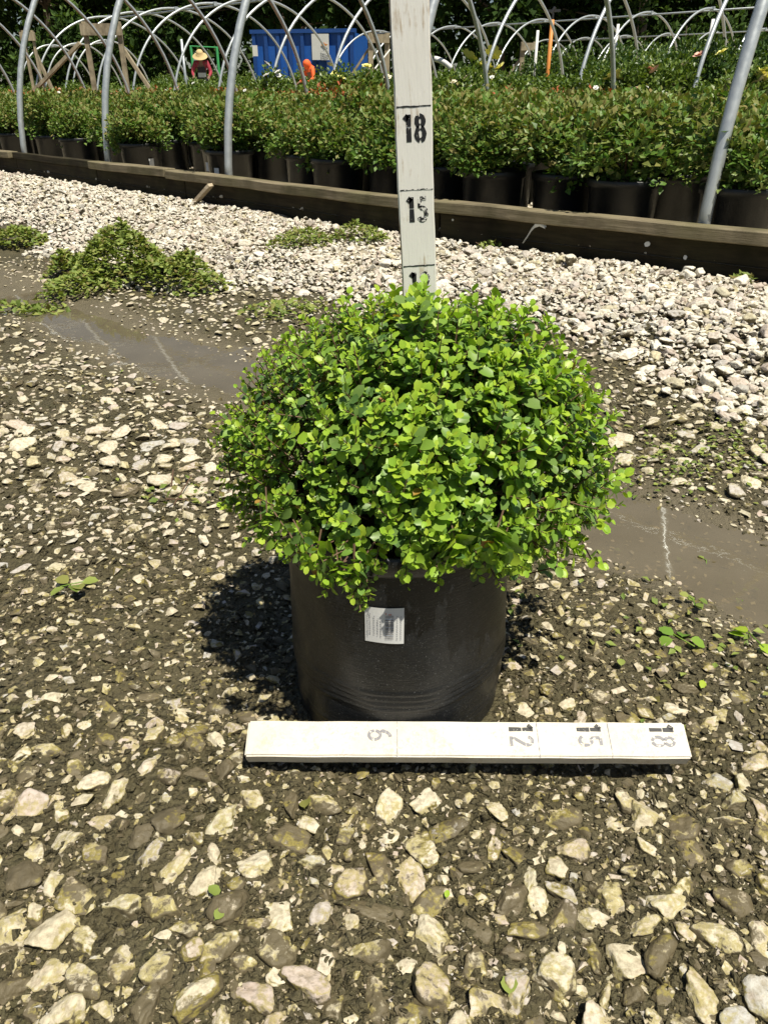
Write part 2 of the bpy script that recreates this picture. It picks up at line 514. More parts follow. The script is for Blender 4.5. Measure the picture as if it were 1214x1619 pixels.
M['russet'] = leafmat("russet_shrub_leaf", [(0.281, 0.132, 0.048), (0.423, 0.132, 0.053), (0.562, 0.125, 0.053), (0.254, 0.176, 0.04)], 0.25, 0.6, 0.3, 20)
M['rose'] = leafmat("rose_leaf", [(0.073, 0.126, 0.021), (0.132, 0.207, 0.029), (0.205, 0.276, 0.05)], 0.3, 0.4, 0.4, 20)
M['rose_dark'] = leafmat("dark_rose_leaf", [(0.035, 0.077, 0.017), (0.057, 0.113, 0.023), (0.088, 0.155, 0.035)], 0.25, 0.4, 0.4, 20)
M['clip'] = leafmat("wilting_clipping_leaf", [(0.139, 0.203, 0.04), (0.223, 0.296, 0.063), (0.353, 0.406, 0.103), (0.204, 0.149, 0.056)], 0.25, 0.55, 0.3, 20)
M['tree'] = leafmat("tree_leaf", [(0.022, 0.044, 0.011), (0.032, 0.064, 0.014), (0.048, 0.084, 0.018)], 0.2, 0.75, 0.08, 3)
M['tree_sunlit'] = leafmat("sunlit_understorey_leaf", [(0.05, 0.10, 0.018), (0.09, 0.16, 0.03), (0.12, 0.19, 0.04)], 0.3, 0.5, 0.3, 3)  # lighter copy of the tree leaf, sunlight painted into its colour
M['bark'] = plain("tree_bark", (0.11, 0.085, 0.06), 0.95, 0, 0.45, 9, 0.8)
M['yellow_petal'] = plain("yellow_petal", (0.72, 0.68, 0.22), 0.6, 0, 0.15, 60)
M['cream_petal'] = plain("cream_petal", (0.75, 0.68, 0.50), 0.6, 0, 0.12, 60)
M['pink_petal'] = plain("peach_petal", (0.72, 0.42, 0.32), 0.6, 0, 0.15, 60)
M['white_petal'] = plain("white_petal", (0.75, 0.74, 0.70), 0.6, 0, 0.1, 60)
M['blue'] = plain("blue_container_paint", (0.014, 0.10, 0.40), 0.45, 0.0, 0.25, 6)
M['blue_dark'] = plain("dark_blue_rib_paint", (0.010, 0.06, 0.24), 0.5, 0.0, 0.2, 6)
M['white_panel'] = plain("white_sheet", (0.62, 0.62, 0.58), 0.5, 0, 0.08, 6)
M['orange'] = plain("orange_paint", (0.62, 0.24, 0.05), 0.55, 0, 0.15, 12)
M['orange_cloth'] = plain("orange_cloth", (0.85, 0.13, 0.025), 0.75, 0, 0.12, 20)
M['red_cloth'] = plain("crimson_cloth", (0.30, 0.03, 0.05), 0.8, 0, 0.2, 20)
M['dark_cloth'] = plain("dark_cloth", (0.02, 0.02, 0.024), 0.85, 0, 0.2, 20)
M['pale_cloth'] = plain("pale_blue_cloth", (0.40, 0.47, 0.48), 0.8, 0, 0.15, 20)
M['straw'] = plain("straw", (0.56, 0.42, 0.20), 0.8, 0, 0.2, 60)
M['skin'] = plain("skin", (0.20, 0.11, 0.07), 0.55, 0, 0.1, 30)
M['hair'] = plain("dark_hair", (0.012, 0.01, 0.009), 0.6, 0, 0.2, 30)
M['green_paint'] = plain("green_paint", (0.06, 0.36, 0.12), 0.5, 0, 0.15, 12)
M['white_plastic'] = plain("white_plastic", (0.70, 0.70, 0.68), 0.45, 0, 0.05, 20)
M['dark_metal'] = plain("dark_metal", (0.05, 0.05, 0.052), 0.45, 0.6, 0.2, 30)
M['film'] = plain("white_film_scrap", (0.62, 0.65, 0.66), 0.4, 0, 0.1, 50)
def attach(o, root):
    o.parent = root
    o.matrix_parent_inverse = Matrix.Translation(-Vector(root.location))
    return o

# ================================================================== THE SETTING
def axis_grid(lim_lo, lim_hi, c, fine, n):
    b = 9.0
    def span(L, k):
        s = np.linspace(0, 1, k + 1)[1:]
        # geometric growth from the fine spacing to the far limit
        lo, hi = 0.5, 30.0
        for _ in range(60):
            mid = (lo + hi) / 2
            if L * mid / math.sinh(mid) / k > fine: lo = mid
            else: hi = mid
        return L * np.sinh(lo * s) / math.sinh(lo)
    return np.concatenate([c - span(c - lim_lo, n)[::-1], [c], c + span(lim_hi - c, n)])

def build_ground():
    xs = axis_grid(-260, 260, 0.0, 0.0062, 215)
    ys = axis_grid(-120, 420, 0.72, 0.0062, 225)
    X, Y = np.meshgrid(xs, ys)
    Z = gh(X, Y)
    V = np.stack([X, Y, Z], -1).reshape(-1, 3)
    nx = len(xs); ny = len(ys)
    i = np.arange(ny - 1)[:, None] * nx + np.arange(nx - 1)[None]
    Fq = np.stack([i, i + 1, i + 1 + nx, i + nx], -1).reshape(-1, 4)
    me = mesh_np("ground", V, [Fq], M['mud'], None, True)
    t, u = to_tu(V[:, 0], V[:, 1])
    silt = np.exp(-((u + 1.64 + 0.10 * fbm(t * 2.1, u * 2.1 + 3, 3)) / 0.21) ** 4) * smooth(-3.2, -0.9, t) * smooth(3.4, 2.2, t)
    at_ = me.attributes.new("silt", 'FLOAT', 'POINT'); at_.data.foreach_set("value", silt.astype(np.float32))
    o = link("ground", me)
    tag(o, kind="structure", label="dark wet mud ground embedded with pale limestone stones")
    return o
ground = build_ground()

def strip_sheet(name, t0, t1, nt_, ulo, uhi, nu, hfun, mat_, label, edge=None):
    ts = np.linspace(t0, t1, nt_); V = []
    for t in ts:
        a, b = ulo(t), uhi(t)
        for k in range(nu):
            u = a + (b - a) * k / (nu - 1)
            p = tu(t, u); V.append((p.x, p.y, hfun(p.x, p.y, k / (nu - 1))))
    i = np.arange(nt_ - 1)[:, None] * nu + np.arange(nu - 1)[None]
    Fq = np.stack([i, i + nu, i + nu + 1, i + 1], -1).reshape(-1, 4)[:, ::-1]
    o = link(name, mesh_np(name, V, [Fq], mat_, None, True))
    return tag(o, kind="structure", label=label)

# pale gravel shoulder along the planks: a low bank that thins out to nothing
bank = strip_sheet("gravel_bank", -1.6, 9.0, 240, lambda t: -0.76 + 0.14 * math.sin(t * 1.7 + 1) + 0.05 * math.sin(t * 8.7), lambda t: edge_u(t) - 0.02, 40,
                   lambda x, y, s: float(gh(x, y)) + (0.014 * min(1, s * 6) - 0.008), M['bank'], "pale limestone gravel bank sloping up to the plank edging")
# raised floor of the growing beds behind the planks
bed = strip_sheet("bed_floor", -60, 220, 281, lambda t: (edge_u(t) if -1.6 < t < 9.2 else (edge_u(-1.6) if t < 0 else edge_u(9.2))) + 0.006, lambda t: 190.0, 60,
                  lambda x, y, s: 0.125, M['bank'], "gravel floor of the raised growing beds behind the planks")

def puddle(t0, t1, z, label):
    V = []; n = 40
    for i in range(n + 1):
        t = t0 + (t1 - t0) * i / n
        w = 0.36 * math.sin(math.pi * (0.04 + 0.92 * i / n)) ** 0.4
        for s in (-1, 1):
            p = tu(t, -1.64 + s * w); V.append((p.x, p.y, z))
    Fs = [(2 * i, 2 * i + 1, 2 * i + 3, 2 * i + 2) for i in range(n)]
    o = link("puddle", mesh_np("puddle", V, [np.array(Fs)], M['water']))
    tag(o, kind="structure", label=label)
puddle(0.45, 2.1, -0.0185, "shallow muddy puddle left of the potted shrub reflecting bits of blue sky")
puddle(-1.7, -0.05, -0.0165, "shallow brown puddle right of the potted shrub reflecting a hoop pole")

# ---------------------------------------------------------------- stones
from mathutils import noise as mnoise
def hull(npts, seed):
    r = random.Random(seed)
    bm = bmesh.new()
    for _ in range(npts):
        v = Vector((r.gauss(0, 1), r.gauss(0, 1), r.gauss(0, 1))).normalized() * r.uniform(0.78, 1.0)
        bm.verts.new(v)
    res = bmesh.ops.convex_hull(bm, input=list(bm.verts))
    junk = [g for g in res['geom_interior'] if isinstance(g, bmesh.types.BMVert)]
    bmesh.ops.delete(bm, geom=junk, context='VERTS')
    loose = [v for v in bm.verts if not v.link_faces]
    bmesh.ops.delete(bm, geom=loose, context='VERTS')
    return bm

LOWST = []
for k in range(14):
    bm = hull(13, 100 + k)
    bmesh.ops.triangulate(bm, faces=list(bm.faces))
    bm.verts.index_update()
    LOWST.append((np.array([v.co[:] for v in bm.verts]), np.array([[v.index for v in f.verts] for f in bm.faces])))
    bm.free()
TINY = []
for k in range(8):
    bm = hull(8, 300 + k); bmesh.ops.triangulate(bm, faces=list(bm.faces)); bm.verts.index_update()
    TINY.append((np.array([v.co[:] for v in bm.verts]), np.array([[v.index for v in f.verts] for f in bm.faces])))
    bm.free()

def hi_stone(k, mat_):
    """angular broken stone: a sphere cut by random planes, with softened arrises and a rough skin"""
    r = random.Random(700 + k)
    bm = bmesh.new(); bmesh.ops.create_icosphere(bm, subdivisions=4, radius=1)
    pl = []
    for _ in range(r.randint(7, 11)):
        v = Vector((r.gauss(0, 1), r.gauss(0, 1), r.gauss(0, 1))).normalized(); pl.append((v, r.uniform(0.62, 0.95)))
    pl.append((Vector((r.uniform(-0.3, 0.3), r.uniform(-0.3, 0.3), 1)).normalized(), r.uniform(0.6, 0.85)))
    for v in bm.verts:
        d = v.co.normalized(); acc = 0.0
        for n_, q in pl:
            c = n_.dot(d)
            if c > 0.05: acc += (c / q) ** 24
        rad = min(1.25, (acc + 0.7 ** 24) ** (-1 / 24))
        rad *= 1 + 0.13 * mnoise.noise(d * 2.1 + Vector((k, 0, 0))) + 0.06 * mnoise.noise(d * 5.5 + Vector((0, k, 0))) + 0.022 * mnoise.noise(d * 13 + Vector((0, 0, k)))
        v.co = d * rad
    me = bpy.data.meshes.new("stone"); bm.to_mesh(me); bm.free()
    me.materials.append(mat_)
    me.polygons.foreach_set("use_smooth", [True] * len(me.polygons))
    return me

def rotm(yaw, tilt, tdir):
    Rz = np.zeros((len(yaw), 3, 3)); c, s = np.cos(yaw), np.sin(yaw)
    Rz[:, 0, 0] = c; Rz[:, 0, 1] = -s; Rz[:, 1, 0] = s; Rz[:, 1, 1] = c; Rz[:, 2, 2] = 1
    ax = np.stack([np.cos(tdir), np.sin(tdir), np.zeros_like(tdir)], -1)
    K = np.zeros((len(yaw), 3, 3))
    K[:, 0, 1] = -ax[:, 2]; K[:, 0, 2] = ax[:, 1]; K[:, 1, 0] = ax[:, 2]; K[:, 1, 2] = -ax[:, 0]; K[:, 2, 0] = -ax[:, 1]; K[:, 2, 1] = ax[:, 0]
    T = np.eye(3)[None] + np.sin(tilt)[:, None, None] * K + (1 - np.cos(tilt))[:, None, None] * (K @ K)
    return T @ Rz

def instance_np(variants, vid, A, P):
    """A (n,3,3) matrices, P (n,3): joined vertices and triangles"""
    Vs = []; Fs = []; b = 0
    for k, (V, Ft) in enumerate(variants):
        idx = np.nonzero(vid == k)[0]
        if not len(idx): continue
        W = np.einsum('nij,vj->nvi', A[idx], V) + P[idx][:, None]
        f = Ft[None] + (np.arange(len(idx)) * len(V))[:, None, None] + b
        Vs.append(W.reshape(-1, 3)); Fs.append(f.reshape(-1, Ft.shape[1])); b += len(idx) * len(V)
    return np.concatenate(Vs), np.concatenate(Fs)

class Darts:
    def __init__(s, cell=0.035): s.c = cell; s.g = {}
    def ok(s, x, y, r, k=1.0):
        i, j = int(math.floor(x / s.c)), int(math.floor(y / s.c))
        for a in (i - 1, i, i + 1):
            for b in (j - 1, j, j + 1):
                for (px, py, pr) in s.g.get((a, b), ()):
                    if (px - x) ** 2 + (py - y) ** 2 < ((pr + r) * k) ** 2: return False
        return True
    def put(s, x, y, r):
        s.g.setdefault((int(math.floor(x / s.c)), int(math.floor(y / s.c))), []).append((x, y, r))

BOARD = (-0.1430, 0.3150, 0.556, 0.600)     # the measuring board on the ground: x0 x1 y0 y1
def in_view(x, y, m=1.25):
    hw = 0.506 * (y * math.cos(TH) + H * math.sin(TH)) * m + 0.05
    return abs(x) < hw

stones = []      # x y z r asp flat yaw tilt tdir
dg = Darts()
rr = random.Random(3)
cands = []
for _ in range(120000):
    y = 0.2 + 3.3 * rr.random() ** 1.7
    x = rr.uniform(-1, 1) * (0.506 * (y * 0.88 + 0.31) * 1.25 + 0.05)
    wf = min(1.0, max(0.0, (y - 0.8) / 0.6)); med = 0.0052 + 0.0014 * wf
    cands.append((x, y, min(0.0165 - (0.0040 if 0.6 < y < 1.2 else 0) + 0.003 * wf, max(0.0034 + 0.0014 * y, rr.lognormvariate(math.log(med), 0.55)))))
cands.sort(key=lambda c: -c[2])
cx = np.array([c[0] for c in cands]); cy = np.array([c[1] for c in cands])
ct, cu = to_tu(cx, cy)
patch = fbm(cx * 6 + 3, cy * 6 + 1, 3)
cg = gh(cx, cy)
for k, (x, y, r) in enumerate(cands):
    u = cu[k]; t = ct[k]
    trc = math.exp(-((u + 1.64) / 0.2) ** 2)
    if u > -0.78: continue
    p = 0.85 - 0.82 * trc
    if u > -1.5: p *= 0.85
    if r > 0.0085:
        p *= 0.9 if patch[k] < 0.12 else (0.4 + 0.35 * min(1.0, max(0.0, (y - 0.8) / 0.6)))
    # the middle of the foreground is muddier
    p *= 1 - 0.55 * math.exp(-((x - 0.02) / 0.09) ** 2 - ((y - 0.40) / 0.09) ** 2) * (r > 0.009)
    if rr.random() > p: continue
    if math.hypot(x - POT[0], y - POT[1]) < 0.126 + r: continue
    onb = BOARD[0] - r < x < BOARD[1] + r and BOARD[2] - r < y < BOARD[3] + r
    if onb and r > 0.010: continue
    if trc > 0.5 and r > 0.008: continue
    if not dg.ok(x, y, r, 0.86): continue
    dg.put(x, y, r)
    flat = rr.uniform(0.40, 0.66) if y < 0.62 else rr.uniform(0.34, 0.55)
    asp = rr.uniform(0.48, 0.92)
    z = cg[k] + r * flat * (rr.uniform(-0.45, 0.25) if y < 0.95 else rr.uniform(-0.15, 0.35))
    if onb: z = min(z, 0.017 - r * flat)
    stones.append((x, y, z, r * 1.12, asp, flat, rr.uniform(0, 6.28), abs(rr.gauss(0, 0.22)), rr.uniform(0, 6.28)))
stones = np.array(stones)

def stone_set(S, parent, mat_, nparts, small_name, hi, seed):
    """the stones that show largest become parts of the ground, the rest one mass"""
    px, py, pz = proj(S[:, :3])
    size = np.where((px > -20) & (px < 1234) & (py > -20) & (py < 1640) & (pz > 0), S[:, 3] / np.maximum(pz, 0.1), 0)
    # hidden behind the pot and its shrub
    d = np.hypot(S[:, 0] - POT[0], S[:, 1] - POT[1])
    order = np.argsort(-size)
    part = order[:nparts]; rest = order[nparts:]
    A = rotm(S[:, 6], S[:, 7], S[:, 8]) * np.stack([S[:, 3], S[:, 3] * S[:, 4], S[:, 3] * S[:, 5]], -1)[:, None, :]
    # keep the flattening vertical: scale first, then turn
    for q, i in enumerate(part):
        o = bpy.data.objects.new("stone", hi[q % len(hi)])
        COL.objects.link(o); o.parent = parent
        o.matrix_local = Matrix.Translation(Vector(S[i, :3])) @ Matrix(A[i].tolist()).to_4x4()
    vid = np.random.default_rng(seed).integers(0, len(LOWST), len(rest))
    V, Ft = instance_np(LOWST, vid, A[rest], S[rest, :3])
    o = link(small_name, mesh_np(small_name, V, [Ft], mat_), parent)
    o["kind"] = "stuff"
    return o

hi_mud = [hi_stone(k, M['stone']) for k in range(26)]
near_ = stones[:, 1] + 0.12 * fbm(stones[:, 0] * 9, stones[:, 1] * 9, 2) < 0.98
stone_set(stones[near_], ground, M['stone'], 210, "small_stones", hi_mud, 4)
hi_mid = [hi_stone(80 + k, M['stone_mid']) for k in range(12)]
stone_set(stones[~near_], ground, M['stone_mid'], 90, "flat_stones", hi_mid, 14)

# bank stones, two layers deep
bst = []
dg2 = Darts(0.05); rb = random.Random(8)
for lay in range(2):
    dg2 = Darts(0.05)
    n = 95000 if lay == 0 else 70000
    for _ in range(n):
        t = -1.3 + 8.8 * rb.random() ** 1.5
        u = edge_u(t) - 0.05 - 1.2 * rb.random()
        lim = -0.93 + 0.16 * math.sin(t * 1.7 + 1) + 0.07 * math.sin(t * 6.3)
        fade = (u - (lim - 0.20)) / 0.26
        if fade < 1 and rb.random() > max(0, fade) * (1 - 0.5 * lay): continue
        p = tu(t, u)
        if not in_view(p.x, p.y, 1.2): continue
        r = min(0.024, max(0.006, rb.lognormvariate(math.log(0.0118 if t < 3 else 0.0145), 0.33)))
        if not dg2.ok(p.x, p.y, r, 0.74): continue
        dg2.put(p.x, p.y, r)
        flat = rb.uniform(0.45, 0.8)
        bst.append((p.x, p.y, r * flat * (rb.uniform(0.0, 0.5) if lay == 0 else rb.uniform(0.6, 1.3)) * min(1, max(0.2, fade)), r * 1.08, rb.uniform(0.62, 0.95), flat,
                    rb.uniform(0, 6.28), abs(rb.gauss(0, 0.35)), rb.uniform(0, 6.28)))
bst = np.array(bst)
bst[:, 2] += gh(bst[:, 0], bst[:, 1]) + 0.004
hi_bank = [hi_stone(40 + k, M['stone_bank']) for k in range(16)]
stone_set(bst, bank, M['stone_bank'], 300, "gravel", hi_bank, 5)

# gravel showing between the pots of the nearest bed
gst = []
for _ in range(5200):
    t = -0.6 + 8.0 * rb.random(); u = edge_u(t) + 0.02 + 1.1 * rb.random() ** 1.4
    p = tu(t, u); r = min(0.03, rb.lognormvariate(math.log(0.014), 0.3)); fl = rb.uniform(0.5, 0.8)
    gst.append((p.x, p.y, 0.125 + r * fl * rb.uniform(0, 0.9), r, rb.uniform(0.65, 0.95), fl, rb.uniform(0, 6.28), abs(rb.gauss(0, 0.3)), rb.uniform(0, 6.28)))
stone_set(np.array(gst), bed, M['stone_bank'], 0, "gravel", hi_bank, 6)

# grit and small clods pressed into the mud
def grit(name, n, rmed, rmax, mat_, ymax, thr):
    gy = 0.2 + ymax * rng.random(n) ** 1.6
    gx = rng.uniform(-1, 1, n) * (0.506 * (gy * 0.88 + 0.31) * 1.2 + 0.05)
    gt, gu = to_tu(gx, gy)
    gr = np.clip(rng.lognormal(math.log(rmed), 0.45, n), 0.001, rmax) * (0.8 + 0.3 * gy)
    keep = (np.hypot(gx - POT[0], gy - POT[1]) > 0.127) & (gu < -0.75) & (rng.random(n) > 0.97 * np.exp(-((gu + 1.64) / 0.21) ** 2)) & (fbm(gx * 9, gy * 9, 3) < thr)
    gx, gy, gr = gx[keep], gy[keep], gr[keep]; n = len(gx)
    A = rotm(rng.uniform(0, 6.28, n), np.abs(rng.normal(0, 0.4, n)), rng.uniform(0, 6.28, n)) * np.stack([gr, gr * rng.uniform(0.5, 0.95, n), gr * rng.uniform(0.4, 0.75, n)], -1)[:, None, :]
    V, Ft = instance_np(TINY, rng.integers(0, len(TINY), n), A, np.stack([gx, gy, gh(gx, gy) + gr * 0.12], -1))
    o = link(name, mesh_np(name, V, [Ft], mat_), ground); o["kind"] = "stuff"
grit("grit", 42000, 0.0026, 0.006, M['grit'], 1.7, 0.3)
grit("mud_clods", 34000, 0.0040, 0.009, M['mud'], 1.5, 0.6)

# ================================================================== PLANK EDGING
edging = empty("plank_edging", tu(1.334, -0.115, 0.05))
tag(edging, "dark weathered timber plank edging holding back the raised shrub bed", "edging")
def plank(t0, t1, z0, z1, off, th, mat_, name="plank", dz=0.0):
    a = tu(t0, edge_u(t0) + off); b = tu(t1, edge_u(t1) + off)
    L = (b - a).length; n = max(2, int(L / 0.12))
    ang = math.atan2(b.y - a.y, b.x - a.x)
    bm = bmesh.new()
    bmesh.ops.create_cube(bm, size=1)
    for v in bm.verts: v.co = Vector((v.co.x * L, v.co.y * th, v.co.z * (z1 - z0)))
    ed = [e for e in bm.edges if abs((e.verts[0].co - e.verts[1].co).x) > 0.5 * L]
    bmesh.ops.subdivide_edges(bm, edges=ed, cuts=n)
    rp = random.Random(int(t0 * 100))
    for v in bm.verts:
        k = v.co.x * 3.0 + t0
        v.co.z += 0.004 * mnoise.noise(Vector((k, v.co.y * 9, z0))) + dz * (v.co.x / L)
        v.co.y += 0.003 * mnoise.noise(Vector((k, 4.2, v.co.z * 9)))
    bmesh.ops.bevel(bm, geom=[e for e in bm.edges if e.is_manifold and e.calc_face_angle(0) > 0.8], offset=0.004, segments=1, affect='EDGES')
    me = bpy.data.meshes.new(name); bm.to_mesh(me); bm.free(); me.materials.append(mat_)
    o = link(name, me)
    o.matrix_local = Matrix.Translation((a + b) / 2 + Vector((0, 0, (z0 + z1) / 2))) @ Matrix.Rotation(ang, 4, 'Z')
    return attach(o, edging)
G = 0.004
for (a, b) in ((-1.6, 1.334 - G), (1.334 + G, 3.30), (3.305, 4.385), (4.39, 5.70), (5.705, 9.0)):
    plank(a, b, 0.066, 0.196, 0.03, 0.036, M['plank_dark'])
for (a, b, c, dz) in ((-1.6, 1.334 - G, 0.0, 0.004), (1.334 + G, 3.425, 0.0, 0.002), (3.43, 4.39, 0.003, -0.006), (4.395, 5.70, -0.001, 0.0), (5.705, 9.0, 0.002, 0.0)):
    top = M['plank_dark'] if a == 4.395 else M['plank_cap']
    plank(a, b, 0.199 + c, 0.244 + c, 0.0 if a != 4.395 else 0.012, 0.082 if a != 4.395 else 0.045, top, "cap_plank", dz)

# ================================================================== HOOP FRAMES
def hoop_pts(t, u0, W, h0, h1, n=40):
    P = []
    for i in range(n + 1):
        a = math.pi * i / n
        P.append(tu(t, u0 + W / 2 * (1 - math.cos(a)), h0 + (h1 - h0) * math.sin(a) ** 0.94))
    return P

def hoop_house(u0, W, ks, phase, label, h1=2.2, purlin=True, r=0.0215, sides=10):
    S = 1.36
    root = empty("hoop_house_frame", tu(S * (ks[0] + phase), u0, 0.12))
    tag(root, label, "hoop frame")
    for k in ks:
        t = S * (k + phase)
        e0 = edge_u(t) if u0 < 1 and t < 6.05 else 0
        mb = MB()
        dt = random.uniform(-0.02, 0.02)
        mb.tube(hoop_pts(t + dt, u0 + e0 * 0.8, W - e0 * 0.8, 0.1, h1 + random.uniform(-0.015, 0.015)), r, sides)
        attach(mb.build("hoop", M['galv'], None, True), root)
    if purlin:
        mb = MB()
        mb.tube([tu(S * (ks[0] + phase) - 0.1, u0 + W / 2, h1 - r * 2.02), tu(S * (ks[-1] + phase) + 0.1, u0 + W / 2, h1 - r * 2.02)], r * 0.8, 8)
        pu = attach(mb.build("ridge_purlin", M['galv'], None, True), root)
        for k in ks:
            mb = MB(); mb.box(tu(S * (k + phase), u0 + W / 2, h1 - 0.005), (0.07, 0.07, 0.062), Matrix.Rotation(math.atan2(ED[1], ED[0]), 3, 'Z'))
            attach(mb.build("clamp", M['galv']), root)
    return root
hoop_house(0.075, 4.2, list(range(-1, 15)), 0.19, "nearest galvanised hoop frame rising just behind the plank edging")
hoop_house(5.8, 4.2, list(range(0, 14)), 0.17, "second galvanised hoop frame, its arches ending above the rose bushes")
hoop_house(13.4, 4.2, list(range(1, 13)), 0.25, "third galvanised hoop frame with its ridge low across the right half", 2.2)
hoop_house(19.9, 4.2, list(range(2, 12)), 0.2, "farthest galvanised hoop frame with low arches against the dark trees", 2.2)
hoop_house(8.6, 2.6, [16, 17.2, 18.4], 0.0, "short hoop frame with flat top at the far left edge", 1.95)

# ================================================================== FOLIAGE TOOLS
def leaf_simple(fold=0.25, wid=0.5):
    V = np.array([[0, 0, 0], [-wid / 2, 0.45, fold * 0.3], [0, 0.5, -0.03], [wid / 2, 0.45, fold * 0.3], [0, 1, -0.12]])
    Ft = np.array([[0, 2, 1], [0, 3, 2], [1, 2, 4], [2, 3, 4]])
    return V, Ft

def leaf_full(k):
    r = random.Random(900 + k)
    rows = [0.0, 0.10, 0.26, 0.44, 0.62, 0.78, 0.91, 1.0]
    wid = [0.03, 0.19, 0.32, 0.37, 0.345, 0.265, 0.145, 0.0]
    ws = r.uniform(0.88, 1.15); curl = r.uniform(0.02, 0.22); fold = r.uniform(0.12, 0.4); tw = r.uniform(-0.15, 0.15)
    V = []; Ft = []
    for i, (y, w) in enumerate(zip(rows, wid)):
        z = -curl * y * y
        if i == len(rows) - 1: V.append((0, y, z)); break
        sy = 0.03 * (1 if i % 2 else -1) if i > 2 else 0
        for s in (-1, 0, 1):
            wj = w * ws * r.uniform(0.93, 1.07) * (1.06 if i % 2 else 0.95)
            V.append((s * wj, y + sy * abs(s), z + fold * w * abs(s) + tw * s * w))
    V = np.array(V) + np.array([0, 0.12, 0])
    n = len(rows) - 1
    for i in range(n - 1):
        a = i * 3; b = a + 3
        for s in (0, 1): Ft += [[a + s, a + s + 1, b + s + 1], [a + s, b + s + 1, b + s]]
    a = (n - 1) * 3; Ft += [[a, a + 1, n * 3], [a + 1, a + 2, n * 3]]
    # petiole
    q = len(V)
    V = np.concatenate([V, [[-0.02, -0.02, 0], [0.02, -0.02, 0]]])
    Ft += [[q, q + 1, 1], [q, 1, 0]]
    return V, np.array(Ft)

def frames(D, Nn):
    """leaf matrices whose y axis runs along D and z axis near Nn"""
    D = D / np.linalg.norm(D, axis=1, keepdims=True)
    X = np.cross(D, Nn); X /= np.maximum(np.linalg.norm(X, axis=1, keepdims=True), 1e-6)
    Z = np.cross(X, D)
    return np.stack([X, D, Z], -1)

def rdir(n, r):
    v = r.normal(size=(n, 3)); return v / np.linalg.norm(v, axis=1, keepdims=True)

LS = [leaf_simple(0.25, 0.66), leaf_simple(0.4, 0.78), leaf_simple(0.1, 0.56)]

def bush(n, rad, hgt, z0, size, seed, lumps=9, tips=0.0, droop=0.0):
    """leaf mass of one shrub in local coordinates: lumpy dome over a centre at z0; returns V, F, material index"""
    r = np.random.default_rng(seed)
    C = []
    for k in range(lumps):
        a = r.uniform(0, 6.28); rr_ = rad * 0.62 * math.sqrt(r.random())
        C.append((rr_ * math.cos(a), rr_ * math.sin(a), z0 + hgt * r.uniform(0.08, 0.72) * (1 - 0.5 * (rr_ / rad) ** 2), rad * r.uniform(0.32, 0.5)))
    C = np.array(C)
    pick = r.integers(0, lumps, n)
    d = rdir(n, r); d[:, 2] = np.where(d[:, 2] < -0.3, -d[:, 2] * 0.6, d[:, 2])
    rad_ = r.random(n) ** 0.35
    P = C[pick, :3] + d * (C[pick, 3] * rad_)[:, None] * np.array([1, 1, 0.85 * hgt / rad])
    P[:, 2] = np.maximum(P[:, 2], z0 - droop * r.random(n))
    D = d * 0.8 + rdir(n, r) * 0.7 + np.array([0, 0, 0.25])
    Nn = d + np.array([0, 0, 0.9]) + rdir(n, r) * 0.5
    A = frames(D, Nn) * (size * r.uniform(0.6, 1.25, n))[:, None, None]
    vid = r.integers(0, len(LS), n)
    hz = (P[:, 2] - z0) / max(hgt, 0.01)
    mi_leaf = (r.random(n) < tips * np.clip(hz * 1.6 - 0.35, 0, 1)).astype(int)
    Vs = []; Fs = []; Ms = []; b = 0
    for k, (V, Ft) in enumerate(LS):
        idx = np.nonzero(vid == k)[0]
        W = np.einsum('nij,vj->nvi', A[idx], V) + P[idx][:, None]
        Vs.append(W.reshape(-1, 3)); Fs.append((Ft[None] + (np.arange(len(idx)) * len(V))[:, None, None] + b).reshape(-1, 3))
        Ms.append(np.repeat(mi_leaf[idx], len(Ft))); b += len(idx) * len(V)
    return np.concatenate(Vs), np.concatenate(Fs), np.concatenate(Ms)

def bush_mesh(name, mats, *a, **k):
    V, Ft, Mi = bush(*a, **k)
    return mesh_np(name, V, [Ft], mats, Mi)

def pot_mesh(name, r0, r1, h, mat_):
    mb = MB()
    mb.lathe([(0.001, 0.004), (r0, 0.0), (r0 + 0.002, 0.012), (r1 - 0.004, h - 0.03), (r1 + 0.004, h - 0.028), (r1 + 0.005, h - 0.004), (r1 + 0.002, h), (r1 - 0.004, h - 0.002), (r1 - 0.008, h - 0.03), (0.001, h - 0.03)], n=28)
    me = bpy.data.meshes.new(name); me.from_pydata(mb.V, [], mb.F); me.materials.append(mat_)
    me.polygons.foreach_set("use_smooth", [True] * len(me.polygons)); me.update()
    return me

def stems_mesh(name, seed, n, z0, z1, spread, mat_):
    r = random.Random(seed); mb = MB()
    for _ in range(n):
        a = r.uniform(0, 6.28); q = spread * r.uniform(0.3, 1)
        mb.tube([(0.02 * math.cos(a), 0.02 * math.sin(a), z0), (q * 0.5 * math.cos(a), q * 0.5 * math.sin(a), z0 + (z1 - z0) * 0.55), (q * math.cos(a), q * math.sin(a), z1)], [0.005, 0.004, 0.002], 5, False)
    me = bpy.data.meshes.new(name); me.from_pydata(mb.V, [], mb.F); me.materials.append(mat_); me.update()
    return me

